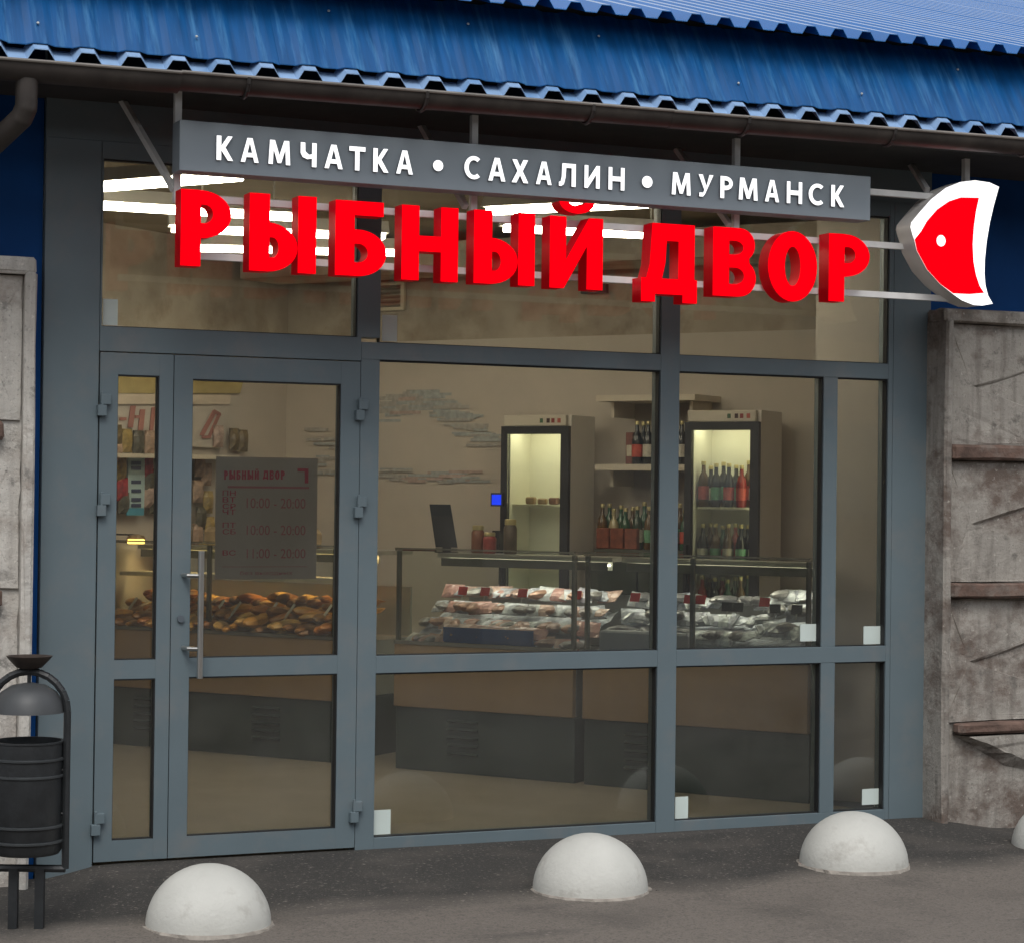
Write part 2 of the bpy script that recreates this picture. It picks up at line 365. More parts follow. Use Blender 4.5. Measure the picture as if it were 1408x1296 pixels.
FR('transom', -.002, 1.1635, 2.1535, Zt1+.02); FR('transom', 1.1645, Xd, Zt2, Zt1); FR('transom', Xe, Xh, Zt2, Zt1)
FR('middle_rail', Xc, Xd, Zm2, Zm1); FR('middle_rail', Xe, Xh, Zm2, Zm1)
FR('bottom_rail', Xc, Xd, -.03, Z1); FR('bottom_rail', Xe, Xh, -.03, Z1)
def pane(x0, x1, z0, z1, parent=sf, y=.045):
    p = box('pane', (x0-.004, y, z0-.004), (x1+.004, y+.006, z1+.004), glass_m, parent)
    g = MB(); t = .011
    g.box((x0, y-.030, z0), (x0+t*.3, y-.001, z1)); g.box((x1-t*.45, y-.034, z0), (x1, y-.001, z1))
    g.box((x0+t*.3, y-.03, z0), (x1-t*.45, y-.001, z0+t*.35)); g.box((x0+t*.3, y-.034, z1-t*.6), (x1-t*.45, y-.001, z1))
    g.build('gasket', gasket_m, p if parent is sf else parent)
for a in ((Xa, Xb, Zt1+.02, Ztop), (Xc, Xd, Zt1, Ztop), (Xe, Xh, Zt1, Ztop), (Xc, Xd, Zm1, Zt2), (Xe, Xf, Zm1, Zt2), (Xg, Xh, Zm1, Zt2),
          (Xc, Xd, Z1, Zm2), (Xe, Xf, Z1, Zm2), (Xg, Xh, Z1, Zm2)): pane(*a)
def door(x0, x1, gx0, gx1, zs):
    """one leaf as a ring frame with a cross rail; the frame mesh is the part, pieces are its children"""
    m_ = MB(); z0, z1 = .012, 2.149; (a0, a1), (b0, b1) = zs
    m_.box((x0+.002, 0.001, z0), (gx0, FD-.02, z1)); m_.box((gx1, 0.001, z0), (x1-.002, FD-.02, z1))
    for za, zb in ((z0, a0), (a1, b0), (b1, z1)): m_.box((gx0, .002, za), (gx1, FD-.021, zb))
    d = m_.build('door', frame_m, sf)
    for za, zb in zs: pane(gx0, gx1, za, zb, d, .040)
    return d
zz = lambda u, v: P(u, v).z
xx = lambda u, v: P(u, v).x
dl = door(0, .319, xx(160, 700), xx(217, 700), ((zz(160, 1155), zz(160, 933)), (zz(160, 907), zz(165, 515))))
dr = door(.319, 1.163, xx(263, 700), xx(467, 700), ((zz(260, 1149), zz(260, 930)), (zz(262, 904), zz(265, 521))))
def hinge(u, v, d):
    p = P(u, v); m_ = MB()
    m_.box((p.x-.022, -.028, p.z-.052), (p.x+.016, .003, p.z-.006)); m_.box((p.x-.006, -.026, p.z-.004), (p.x+.034, .003, p.z+.04))
    m_.bar((p.x-.003, -.02, p.z-.055), (p.x-.003, -.02, p.z+.05), .014, n=8)
    m_.build('hinge', frame_m, d, bevel=.002)
for u, v in ((140, 555), (139, 692), (131, 1130)): hinge(u, v, dl)
for u, v in ((494, 562), (492, 695), (486, 1113)): hinge(u, v, dr)
hx = P(276, 840, d=-.075).x; hz0, hz1 = P(273, 932, d=-.075).z, P(277, 757, d=-.075).z
h = MB().bar((hx, -.075, hz0), (hx, -.075, hz1), .026, n=14).build('pull_handle', steel_m, dr, smooth=True)
for v in (790, 890):
    q = P(250, v); MB().bar((q.x+.005, .004, q.z), (q.x+.02, -.05, q.z), .02, n=10).bar((q.x+.012, -.045, q.z), (hx, -.075, q.z), .018, n=10).build('handle_standoff', steel_m, dr, smooth=True)
q = P(248, 850); MB().bar((q.x, .003, q.z), (q.x, -.012, q.z), .03, n=14).build('lock_cylinder', mat('lock_grey', (.10, .12, .14), .4), dr, smooth=True)
MB().box((-.237, .003, -.14), (4.17, .2, -.031)).build('threshold', concrete_m, sf)
# corner stickers on the panes
for u0, u1, v0, v1, lb in ((513, 537, 1112, 1147, 'pale square sticker in the low corner of the wide pane beside the door'), (928, 946, 1094, 1127, 'pale square sticker at the foot of the pane right of the middle post'),
        (1185, 1208, 1083, 1106, 'pale square sticker at the foot of the narrow end pane'), (1100, 1124, 857, 881, 'pale square sticker above the middle rail beside the narrow post'),
        (1187, 1211, 860, 885, 'pale square sticker above the middle rail on the narrow end pane'), (141, 162, 412, 447, 'pale square sticker in the corner of the pane over the door'),
        (525, 546, 434, 469, 'pale square sticker in the high pane beside the cream vent')):
    a, b_ = P(u0, v1, d=.044), P(u1, v0, d=.044)
    tag(box('sticker', (a.x, .042, a.z), (b_.x, .0445, b_.z), sticker_m), lb, 'sticker', 'pale stickers on the panes')

# ---------------------------------------------------------------- concrete fence panels
def fence_panel(x0, sgn, m, label, l0=.05):
    """x0 = edge beside the shop, extends in direction sgn"""
    t = thing('concrete_fence_panel', (x0, 0, 0), 0, label, 'concrete panel')
    X = lambda a: a*sgn
    def bx(name, a0, a1, y0, y1, z0, z1, mm, bev=.012):
        aa, bb = sorted((X(a0), X(a1))); o = box(name, (aa, y0, z0), (bb, y1, z1), mm, t, bevel=bev); rough(o); return o
    def rough(o, amt=.0035):
        me = o.data; bm = bmesh.new(); bm.from_mesh(me)
        for _ in range(2): bmesh.ops.subdivide_edges(bm, edges=[e for e in bm.edges if e.calc_length() > .10], cuts=2)
        for v in bm.verts:
            v.co += Vector((random.uniform(-amt, amt), random.uniform(-amt, amt), random.uniform(-amt, amt)))
        bm.to_mesh(me); bm.free()
    bx('back_slab', .003, 3.0, -.095, .028, -.2, 2.44, m, 0)
    bx('edge_post', 0, .045, -.165, .025, -.2, 2.46, m)
    bx('top_beam', .0, 3.0, -.155, .024, 2.445, 2.515, m)
    for zt in (1.77, 1.09): bx('ledge', l0, 2.4, -.165, -.096, zt, zt+.075, rust_m)
    bx('ledge', l0+.05, 2.4, -.16, -.096, .42, .475, rust_m)
    for z0, z1 in ((1.85, 2.44), (1.17, 1.765), (.48, 1.085)):
        zm = (z0+z1)/2-.01; hh = (z1-z0)/2-.02; A = (X(.052), z0), (X(2.4), z0), (X(2.4), z1), (X(.052), z1)
        L_, T_, R2, B_ = (X(.19), zm), (X(1.2), zm+hh), (X(2.2), zm), (X(1.2), zm-hh)
        V = [(x, -.11, z) for x, z in A]+[(x, -.11, z) for x, z in (L_, T_, R2, B_)]
        cx_ = X(1.2); V += [(cx_+(x-cx_)*.9, -.06, zm+(z-zm)*.86-.015) for x, z in (L_, T_, R2, B_)]+[(cx_, -.125, zm-.02)]
        Fs = [(0, 1, 7), (1, 6, 7), (1, 2, 6), (2, 5, 6), (2, 3, 5), (3, 4, 5), (3, 0, 4), (0, 7, 4)]
        for i in range(4): j = (i+1) % 4; Fs.append((4+i, 4+j, 8+j, 8+i)); Fs.append((8+i, 8+j, 12))
        o = MB().add(V, Fs).build('diamond_relief', m, t); rough(o, .004)
    mb = MB().add([(X(.10), -.094, .418), (X(2.4), -.094, .418), (X(2.4), -.094, -.1), (X(.45), -.094, .24), (X(.16), -.15, .412), (X(2.4), -.15, .412), (X(2.4), -.145, .0), (X(.5), -.145, .285)],
                  [(4, 7, 6, 5), (0, 3, 7, 4), (3, 2, 6, 7)])
    o = mb.build('broken_facing', m, t); rough(o, .005)
    return t
fence_panel(4.150, 1, concrete_m, 'stained concrete fence panel with diamond relief and rusty ledges by the end pane')
fence_panel(-.299, -1, concrete_l, 'pale concrete fence panel behind the black litter bin', .125)

# ---------------------------------------------------------------- sign
SY = -.56
sign = thing('shop_sign', (0, 0, 0), 0, 'red lit lettering under a grey name board with a fish head emblem', 'shop sign')
sp = lambda u, v, y=SY: P(u, v, d=y)
bx0, bx1 = sp(247, 200).x, sp(1197, 270).x; bz1, bz0 = sp(722, 204).z, sp(722, 269).z
board = box('name_board', (bx0, SY, bz0), (bx1, SY+.11, bz1), signgrey_m, sign, bevel=.002)
zc0, zc1 = sp(308, 221.5).z, sp(308, 188).z
small = []
for ch, a, b_ in (('К', 296.6, 319.5), ('А', 330, 354.6), ('М', 368, 398), ('Ч', 412, 434), ('А', 445, 470), ('Т', 478.8, 501), ('К', 511.8, 533), ('А', 543.5, 566.4), ('.', 594, 608),
                ('С', 637, 659.5), ('А', 670, 693.5), ('Х', 702, 725), ('А', 735.5, 757), ('Л', 767, 790), ('И', 802, 823), ('Н', 835, 857), ('.', 881, 895.5), ('М', 922, 948), ('У', 958.7, 979),
                ('Р', 988.7, 1005.7), ('М', 1014, 1040), ('А', 1050, 1069.5), ('Н', 1080, 1101), ('С', 1110, 1131), ('К', 1141, 1159)):
    v = 205+(a-308)*.0762; x0, x1 = sp(a, v).x, sp(b_, v).x
    if ch == '.':
        zm = (zc0+zc1)/2-.003; r = (x1-x0)/2; o = curve_mesh('dot', [[((x0+x1)/2+r*math.cos(k*.2618), zm+r*math.sin(k*.2618)) for k in range(24)]], .012, [white_face, signgrey_m], board)
        for q in o.data.vertices: q.co.y += SY-.012
    else:
        small.append((ch, x0, x1))

def arc(cx, cz, rx, rz, a0, a1, n=10): return [(cx+rx*math.cos(math.radians(a0+(a1-a0)*i/n)), cz+rz*math.sin(math.radians(a0+(a1-a0)*i/n))) for i in range(n+1)]
def bowl(x0, x1, z0, z1, sh=.5):
    """flat left side, rounded right side, as a closed loop"""
    rx = (x1-x0)*sh; rz = (z1-z0)/2
    return [(x0, z0)]+arc(x1-rx, z0+rz, rx, rz, -90, 90, 16)+[(x0, z1)]
def stem(w, s, h): return [(w-s, 0), (w, 0), (w, h), (w-s, h)]
def glyph(ch, w, h, k=1.):
    s = (.27*h if ch not in 'НИЙ' else .25*h)*k; Q = lambda *p: [(a*w, b*h) for a, b in p]
    if ch == 'К': return [[(0, 0), (s, 0), (s, .41*h), (.69*w, 0), (w, 0), (.53*w, .53*h), (.96*w, h), (.67*w, h), (s, .59*h), (s, h), (0, h)]]
    if ch == 'А': return [Q((0, 0), (.24, 0), (.31, .21), (.69, .21), (.76, 0), (1, 0), (.645, 1), (.355, 1)), Q((.37, .39), (.63, .39), (.5, .80))]
    if ch == 'М': return [Q((0, 0), (.20, 0), (.23, .62), (.42, .06), (.58, .06), (.77, .62), (.80, 0), (1, 0), (.94, 1), (.71, 1), (.5, .38), (.29, 1), (.06, 1))]
    if ch == 'Ч': return [[(w-s, 0), (w, 0), (w, h), (w-s, h), (w-s, .53*h), (.52*w, .50*h), (s*1.05, .63*h), (s, h), (0, h), (0, .56*h), (.13*w, .39*h), (.42*w, .31*h), (w-s, .35*h)]]
    if ch == 'Т': return [[(w/2-s/2, 0), (w/2+s/2, 0), (w/2+s/2, .81*h), (w, .81*h), (w, h), (0, h), (0, .81*h), (w/2-s/2, .81*h)]]
    if ch == 'С': return [arc(w*.58, h/2, w*.58, h/2, 50, 310, 22)+arc(w*.58, h/2, w*.58-s, h/2-.175*h, 310, 50, 18)]
    if ch == 'Х': return [Q((0, 0), (.29, 0), (.5, .33), (.71, 0), (1, 0), (.655, .51), (.97, 1), (.69, 1), (.5, .69), (.31, 1), (.03, 1), (.345, .51))]
    if ch == 'Л': return [[(0, 0), (.14*w, .0), (.30*w, .09*h), (.39*w, .38*h), (.43*w, .81*h), (w-s, .81*h), (w-s, 0), (w, 0), (w, h), (.19*w, h), (.16*w, .4*h), (.10*w, .2*h), (0, .18*h)]]
    if ch == 'У': return [Q((.06, 0), (.30, 0), (.44, .12), (1, 1), (.73, 1), (.53, .48), (.28, 1), (0, 1), (.40, .30), (.31, .18), (.06, .18))]
    if ch == 'Р':
        zb = .37*h; o = bowl(0, w, zb, h, .62); return [[(0, 0), (s, 0), (s, zb)]+o[1:], bowl(s, w-s*.92, zb+.20*h, h-.19*h, .7)]
    if ch == 'Ь':
        zt = .63*h; o = bowl(0, w, 0, zt, .62); return [o[:-1]+[(s, zt), (s, h), (0, h)], bowl(s, w-s*.95, .18*h, zt-.19*h, .7)]
    if ch == 'Ы':
        w1 = w*.72; return glyph('Ь', w1, h)+[stem(w, s*.92, h)]
    if ch == 'Б':
        zt = .62*h; o = bowl(0, w, 0, zt, .55); return [o[:-1]+[(s, zt), (s, h-.19*h), (w*.94, h-.19*h), (w*.94, h), (0, h)], bowl(s, w-s*.98, .18*h, zt-.19*h, .7)]
    if ch == 'Н':
        return [[(0, 0), (s, 0), (s, .39*h), (w-s, .39*h), (w-s, 0), (w, 0), (w, h), (w-s, h), (w-s, .60*h), (s, .60*h), (s, h), (0, h)]]
    if ch in 'ИЙ':
        r = [[(0, 0), (s*.88, 0), (w-s, .60*h), (w-s, 0), (w, 0), (w, h), (w-s*.88, h), (s, .40*h), (s, h), (0, h)]]
        if ch == 'Й': r.append(arc(w/2, h*1.21, w*.33, h*.16, 180, 360, 12)+arc(w/2, h*1.21, w*.15, h*.05, 360, 180, 8))
        return r
    if ch == 'Д':
        fz = .10*h; b = .30*h
        return [[(0, 0), (.25*w, 0), (.25*w, fz), (.74*w, fz), (.74*w, 0), (w, 0), (w, b), (.95*w, b), (.95*w, h), (.19*w, h), (.15*w, .48*h), (.09*w, b), (0, b)],
                [(.37*w, b), (.66*w, b), (.66*w, h-.22*h), (.45*w, h-.22*h), (.43*w, .5*h)]]
    if ch == 'В':
        zm = .52*h; rt_ = arc(w*.62, .755*h, w*.35, .245*h, -52, 90, 10); rb = arc(w*.6, .275*h, w*.40, .275*h, -90, 52, 10)
        return [[(0, 0)]+rb+rt_+[(0, h)], bowl(s, w*.70, .61*h, .83*h-.02*h, .6), bowl(s, w*.72, .18*h, .42*h, .6)]
    if ch == 'О':
        return [arc(w/2, h/2, w/2, h/2, 0, 360, 36)[:-1], arc(w/2, h/2, w/2-s*1.02, h/2-s*.82, 0, 360, 28)[:-1]]
for ch, x0, x1 in small:
    o = curve_mesh('small_letter', glyph(ch, x1-x0, zc1-zc0, .74), .012, [white_face, signgrey_m], board); o.location = (x0, SY-.0125, zc0)
LD = .085; LY = SY-.03
for ch, a, b_, vt, vb in (('Р', 248.5, 318, 262, 367), ('Ы', 343, 435, 268, 374.5), ('Б', 461, 531.5, 277, 380), ('Н', 552.3, 630, 284, 386.5), ('Ы', 651.6, 735.5, 291, 391.5), ('Й', 756, 829, 299, 397.5),
                      ('Д', 881.8, 958.8, 308, 416), ('В', 980.3, 1039.7, 313.5, 408), ('О', 1056, 1123.5, 318, 415), ('Р', 1139.6, 1195.7, 322.5, 415.5)):
    pa = P(a, (vt+vb)/2, d=LY); pb = P(b_, (vt+vb)/2, d=LY); um = (a+b_)/2
    z1, z0 = P(um, vt, d=LY).z, P(um, vb, d=LY).z
    o = curve_mesh('letter', glyph(ch, pb.x-pa.x, z1-z0), LD, [red_face, red_side], sign)
    o.location = (pa.x, LY, z0)
# fish head emblem, traced in its own plane
def em(pts): return [(lambda q: (q.x, q.z))(P(1180+x/4.982, 200+y/4.982, d=LY)) for x, y in pts]
outer = [(965, 285), (900, 255), (800, 240), (700, 252), (600, 292), (500, 370), (420, 460), (365, 528), (358, 560), (372, 612), (385, 650), (400, 720), (470, 850), (560, 950), (650, 1020), (710, 1062), (790, 1094), (850, 1098), (922, 1085),
         (890, 1030), (872, 960), (865, 880), (868, 780), (880, 660), (902, 530), (930, 410)]
inner = [(825, 360), (700, 358), (620, 385), (540, 440), (470, 520), (430, 590), (386, 645), (401, 720), (471, 850), (561, 950), (650, 1015), (760, 1020), (860, 1012), (830, 965), (805, 890), (788, 800), (782, 680), (790, 560), (805, 450)]
o = curve_mesh('fish_emblem', [em(outer)], .12, [white_face, emblem_side], sign); o.location.y = LY
o2 = curve_mesh('emblem_face', [em(inner)], .003, [red_face], o); o2.location.y = -.0035
e0 = P(1180+563/4.982, 200+655/4.982, d=LY); 
o3 = curve_mesh('emblem_eye', [[(e0.x+.024*math.cos(k*.2618), e0.z+.026*math.sin(k*.2618)) for k in range(24)]], .003, [white_face], o); o3.location.y = -.007
# carrying frame
BY = LY+LD+.012
def rail(name, u0, v0, u1, v1, y=BY, w=.028):
    a, b_ = P(u0, v0, d=y), P(u1, v1, d=y); zm = (a.z+b_.z)/2
    return MB().box((a.x, y, zm-w/2), (b_.x, y+w, zm+w/2)).build(name, whitetube_m, sign)
rail('rail', 250, 271, 1262, 340.5); rail('rail', 250, 352, 1318, 410); rail('rail', 1190, 264, 1290, 270, SY+.02)
for u, v0 in ((244, 262), (652, 292), (1013, 318), (1330, 260)):
    a = P(u, v0, d=SY+.115); MB().box((a.x-.014, SY+.115, a.z-.28 if 300 < u < 1300 else a.z-.05), (a.x+.014, SY+.143, 3.20)).build('post', whitetube_m, sign)
for (u0, v0), (u1, v1) in (((168, 138), (240, 262)), ((575, 165), (640, 285)), ((930, 205), (1003, 310)), ((1245, 215), (1275, 262))):
    a = P(u0, v0, d=-.05); b_ = P(u1, v1, d=SY+.13)
    MB().bar(a, b_, .024).build('strut', whitetube_m, sign)

# ---------------------------------------------------------------- bollard domes
dome_xy = [(.19, -1.08, .236, 'white dome bollard in front of the glazed door'), (1.83, -1.0, .238, 'white dome bollard in front of the wide low pane'),
           (3.20, -.85, .240, 'white dome bollard in front of the narrow end pane'), (4.385, -.80, .240, 'white dome bollard before the stained concrete panel')]
for k, (x, y, r, lb) in enumerate(dome_xy):
    m_ = MB(); prof = [(r*math.cos(t), r*.97*math.sin(t)) for t in [i*math.pi/2/14 for i in range(14)]]+[(.004, r*.97)]
    m_.lathe([(r*.99, -.06)]+prof, n=48)
    t = thing('dome_bollard', (x, y, gz(x, y)-.004), k*1.3, lb, 'bollard', 'white dome bollards along the pavement')
    o = m_.build('dome', dome_m, t, smooth=True)
    mb = MB(); n = 40; V = []
    for rr, zz_ in ((r*.98, .006), (r+.004, .006), (r+.02, -.025)):
        for i in range(n): a = 6.2832*i/n; q = rr+random.uniform(-.006, .012)*(rr > r); V.append((q*math.cos(a), q*math.sin(a), zz_))
    mb.add(V, [(j*n+i, (j+1)*n+i, (j+1)*n+(i+1) % n, j*n+(i+1) % n) for j in range(2) for i in range(n)])
    mb.build('base_mortar', mat('mortar', (.30, .27, .235), .95, var=.3, scale=20, bump=.4), t)

dm = MB()
for i in range(120):
    x = random.uniform(-.6, 5.0); y = -abs(random.gauss(0, .5))-.03; k = random.uniform(.002, .006); z = gz(x, y)
    p = [(x+k*math.cos(a)*random.uniform(.6, 1.3), y+k*math.sin(a)*random.uniform(.6, 1.3), z) for a in (0, 1.6, 3.1, 4.7)]; dm.add(p+[(x, y, z+k)], [(0, 1, 4), (1, 2, 4), (2, 3, 4), (3, 0, 4)])
tag(dm.build('grit', mat('grit', (.11, .10, .088), .9, var=.5, scale=9)), 'small grit and crumbs scattered on the asphalt', 'grit', kind='stuff')
# ---------------------------------------------------------------- litter bin
bp_ = Vector((-.465, -.92, 0)); bp_.z = gz(bp_.x, bp_.y)
bint = thing('litter_bin', bp_, .42*-1, 'black iron litter bin with arched frame and ashtray dish', 'litter bin'); bint.scale = (.93, .93, .95)
bh = .105      # px to metres is about .00285 here
BW = .155
prof = [(.135, .30)]
for z in (.33, .36, .365, .395, .40, .56, .565, .595, .60, .67): prof.append((.142, z))
body = MB().lathe([(.128, .295), (.138, .31), (.140, .725), (.143, .728), (.143, .735), (.132, .735), (.130, .42), (.01, .40)], n=32).build('bucket', dark_m, bint, smooth=True)
for z in (.345, .405, .60, .665):
    MB().lathe([(.1405, z-.007), (.146, z-.003), (.146, z+.003), (.1405, z+.007)], n=32).build('hoop', mat('hoop_worn', (.05, .055, .058), .35, .3, var=.2), body, smooth=True)
arcp = [(-BW, 0, .235), (-BW, 0, .85)]+[(BW*math.cos(math.radians(180-a)), 0, .85+.155*math.sin(math.radians(a))) for a in range(15, 181, 15)]+[(BW, 0, .235), (-BW, 0, .235)]
MB().path(arcp, .030, n=8).build('arch_frame', dark_m, bint, smooth=True)
V = MB().lathe([(.142, .845), (.135, .885), (.11, .925), (.07, .95), (.02, .96), (.004, .961)], n=28)
V.build('lid', mat('lid_grey', (.05, .053, .056), .5, var=.2), bint, smooth=True)
MB().bar((0, 0, .955), (0, 0, 1.02), .016, n=8).build('lid_rod', dark_m, bint)
MB().lathe([(.03, 1.015), (.05, 1.02), (.08, 1.05), (.092, 1.065), (.085, 1.064), (.06, 1.04), (.004, 1.03)], n=28).build('ashtray_dish', mat('rusty_iron', (.035, .025, .02), .6, var=.4, scale=20), bint, smooth=True)
for sx in (-.05, .055): MB().box((sx-.018, -.016, -.02), (sx+.018, .016, .235)).build('leg', dark_m, bint)
for z in (.45, .62):
    for sx in (-1, 1): MB().bar((sx*.135, 0, z), (sx*BW, 0, z), .016, n=8).build('pivot', dark_m, bint)

# ---------------------------------------------------------------- interior room (turned about 54 degrees to the street)
U_ = Vector((.593, -.805, 0)); N_ = Vector((.805, .593, 0)); ANG = math.atan2(-.805, .593)
def I(s, n, z=0.): return U_*s+N_*n+Vector((0, 0, z))
CE = 3.26; NB = 5.6; SL = -3.05
wall_m = mat('beige_wall', (.62, .555, .47), .8, var=.04, scale=2)
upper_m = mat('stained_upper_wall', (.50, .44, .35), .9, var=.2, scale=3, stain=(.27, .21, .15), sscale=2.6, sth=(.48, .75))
floor_m = mat('beige_floor_tile', (.25, .22, .175), .45, var=.08, scale=3, stain=(.21, .185, .145), sscale=2, sth=(.45, .8))
ceil_m = mat('brown_ceiling', (.33, .27, .19), .9, var=.2, scale=2)
def quad(name, pts, m, lab):
    q = MB(); n = len(pts); q.add(pts, [tuple(range(n))]); o = q.build(name, m); tag(o, lab, kind='structure'); return o
def slab(name, s0, s1, n0, n1, z0, z1, m, lab):
    o = MB().box((s0, n0, z0), (s1, n1, z1)).build(name, m); o.rotation_euler.z = ANG; return tag(o, lab, kind='structure')
def fl(nm, z0, z1, m, lab):
    pts = [(-5.1, .135), (4.1, .135), I(1.85, 3.5)[:2], I(1.85, NB+.1)[:2], I(SL-.1, NB+.1)[:2]]
    V = [(x, y, z0) for x, y in pts]+[(x, y, z1) for x, y in pts]; n = 5
    return tag(MB().add(V, [tuple(range(n))[::-1], tuple(range(n, 2*n))]+[(i, (i+1) % n, n+(i+1) % n, n+i) for i in range(n)]).build(nm, m), lab, kind='structure')
fl('floor', -.12, 0., floor_m, 'beige tiled floor inside the shop'); fl('ceiling', CE, CE+.1, ceil_m, 'brown unfinished ceiling of the shop')
MB().box((-.24, .092, -.1), (4.1, .14, .0)).build('floor_edge', floor_m, sf)
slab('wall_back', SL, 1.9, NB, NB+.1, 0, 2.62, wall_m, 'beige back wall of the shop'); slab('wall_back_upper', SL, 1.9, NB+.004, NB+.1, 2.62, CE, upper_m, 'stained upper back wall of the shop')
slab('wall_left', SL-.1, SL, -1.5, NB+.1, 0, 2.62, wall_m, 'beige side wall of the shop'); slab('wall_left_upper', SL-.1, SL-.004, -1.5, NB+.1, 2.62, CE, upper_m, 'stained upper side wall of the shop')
slab('wall_right', 1.84, 1.94, 3.76, NB+.1, 0, CE, wall_m, 'beige end wall of the shop')
w = MB(); a = P(1117, 900, N_, 3.66); a.z = 0; b_ = a+U_*1.0; b_ = a+U_*((a.y-.10)/.805); nn = N_*.09
w.add([a, b_, b_+nn, a+nn]+[p+Vector((0, 0, CE)) for p in (a, b_, b_+nn, a+nn)], [(0, 1, 5, 4), (1, 2, 6, 5), (2, 3, 7, 6), (3, 0, 4, 7), (4, 5, 6, 7)])
tag(w.build('wall_partition', wall_m), 'beige partition wall behind the narrow end pane', kind='structure')

# fluorescent fixtures
tube_m = mat('fluorescent_tube', (.9, .9, .85), .4, var=0, emit=(1, .89, .72), es=25)
tray_m = mat('fixture_tray', (.75, .72, .65), .4, var=.03)
def lamp(a, b_, lb):
    a, b_ = Vector(a), Vector(b_); c = (a+b_)/2; d = (b_-a); ln = d.length; ang = math.atan2(d.y, d.x)
    t = thing('ceiling_lamp', (c.x, c.y, 3.0), ang, lb, 'ceiling lamp', 'fluorescent lamps under the shop ceiling')
    MB().add([(-ln/2, -.075, .03), (ln/2, -.075, .03), (ln/2, .075, .03), (-ln/2, .075, .03), (-ln/2, -.03, .10), (ln/2, -.03, .10), (ln/2, .03, .10), (-ln/2, .03, .10)],
             [(0, 3, 2, 1), (4, 5, 6, 7), (0, 1, 5, 4), (1, 2, 6, 5), (2, 3, 7, 6), (3, 0, 4, 7)]).build('lamp_tray', tray_m, t)
    for y in (-.04, .04): MB().bar((-ln/2+.02, y, .012), (ln/2-.02, y, .012), .028, n=10).build('lamp_tube', tube_m, t)
    for x in (-ln*.35, ln*.35): MB().bar((x, 0, .10), (x, 0, CE-3.0), .012, n=6).build('hanger', tray_m, t)
lamp(I(-1.4, .965), I(0, .955), 'lit fluorescent lamp over the door end of the name board')
lamp((.2, 1.92, 0), (1.55, 1.87, 0), 'lit fluorescent lamp seen past the first red letter')
lamp((1.0, 2.69, 0), (2.2, 2.45, 0), 'lit fluorescent lamp seen through the first red letters')
lamp((1.40, 3.56, 0), (2.62, 3.18, 0), 'lit fluorescent lamp farthest back behind the first red letters')
lamp((2.25, 1.15, 0), (2.9, .42, 0), 'lit fluorescent lamp just under the name board near the middle post')
lamp((2.95, .36, 0), (3.5, .33, 0), 'short added fluorescent lamp hidden behind the far end of the name board')  # unseen lamp added to brighten the partition behind the end pane
lamp((2.60, 1.75, 0), (3.6, 1.62, 0), 'lit fluorescent lamp behind the letter with the breve')
# vents and bits on upper wall
def wallthing(nm, s, n, z, lb, cat): return thing(nm, I(s, n, z), ANG, lb, cat)
q = P(538, 408, N_, NB-.02); t = thing('wall_vent', q, ANG, 'cream framed vent grille high on the back wall', 'vent')
cream_m = mat('cream_plastic', (.72, .64, .48), .5, var=.03)
for a, b_ in (((-.12, -.03, -.10), (.12, 0, -.075)), ((-.12, -.03, .075), (.12, 0, .10)), ((-.12, -.03, -.075), (-.095, 0, .075)), ((.095, -.03, -.075), (.12, 0, .075))): box('frame', a, b_, cream_m, t)
for i in range(5): box('louvre', (-.094, -.02, -.07+i*.03), (.094, -.004, -.055+i*.03), mat('louvre_brown', (.2, .16, .11), .6), t)
tag(box('duct_beam', (SL+.1, 4.9, 3.02), (1.8, 5.35, 3.2), upper_m), 'brown duct running under the ceiling along the back wall', 'duct').rotation_euler.z = ANG
q = P(268, 410, N_, NB-.03); tag(box('junction_box', (-.07, -.05, -.09), (.07, 0, .09), mat('grey_box', (.16, .16, .14), .6)), 'grey junction box high on the back wall over the door', 'junction box'); bpy.data.objects['junction_box'].location = q; bpy.data.objects['junction_box'].rotation_euler.z = ANG
q = P(820, 398, N_, NB-.03); o = box('socket_strip', (-.09, -.05, -.03), (.09, 0, .03), mat('black_plastic', (.02, .02, .02), .5)); o.location = q; o.rotation_euler.z = ANG; tag(o, 'black socket strip high on the back wall behind the red letters', 'socket')

# fish-and-wave mural: brush strokes painted on the back wall
mural = tag(bpy.data.objects.new('wall_mural', None), 'faded fish drawn in grey blue and red strokes on the back wall', 'mural'); COL.objects.link(mural)
cols = {'g': mat('mural_grey', (.46, .44, .40), .8, var=.2, scale=30), 'r': mat('mural_red', (.52, .40, .35), .8, var=.2, scale=30), 'b': mat('mural_blue', (.43, .455, .44), .8, var=.2, scale=30)}
def stroke(u0, v0, u1, v1, c, k):
    a, b_ = P(u0, v0, N_, NB-.002-k*.0001), P(u1, v1, N_, NB-.002-k*.0001)
    sa, sb = U_.dot(a), U_.dot(b_)
    o = MB().add([I(sa, NB-.003-k*.0001, b_.z), I(sb, NB-.003-k*.0001, b_.z), I(sb, NB-.003-k*.0001, a.z), I(sa, NB-.003-k*.0001, a.z)], [(0, 1, 2, 3)]).build('brush_stroke', cols[c], mural)
k = 0
for i in range(46):
    t_ = i/45; u = 520+150*t_; v = 568-22*math.sin(min(1, t_*2.2)*1.57)+135*max(0, t_-.42)**1.45
    for j in range(2):
        uu = u+random.uniform(-14, 14); vv = v+random.uniform(-16, 14)*(1-.3*t_); ln = random.uniform(18, 48)
        stroke(uu-ln/2, vv, uu+ln/2, vv+random.uniform(2.5, 5), random.choice('ggggbbr' if t_ < .4 else 'gggbbb'), k); k += 1
for i in range(26):
    uu = random.uniform(530, 660); vv = 655+random.uniform(-12, 6); ln = random.uniform(20, 50); stroke(uu-ln/2, vv, uu+ln/2, vv+4, random.choice('rrgb'), k); k += 1
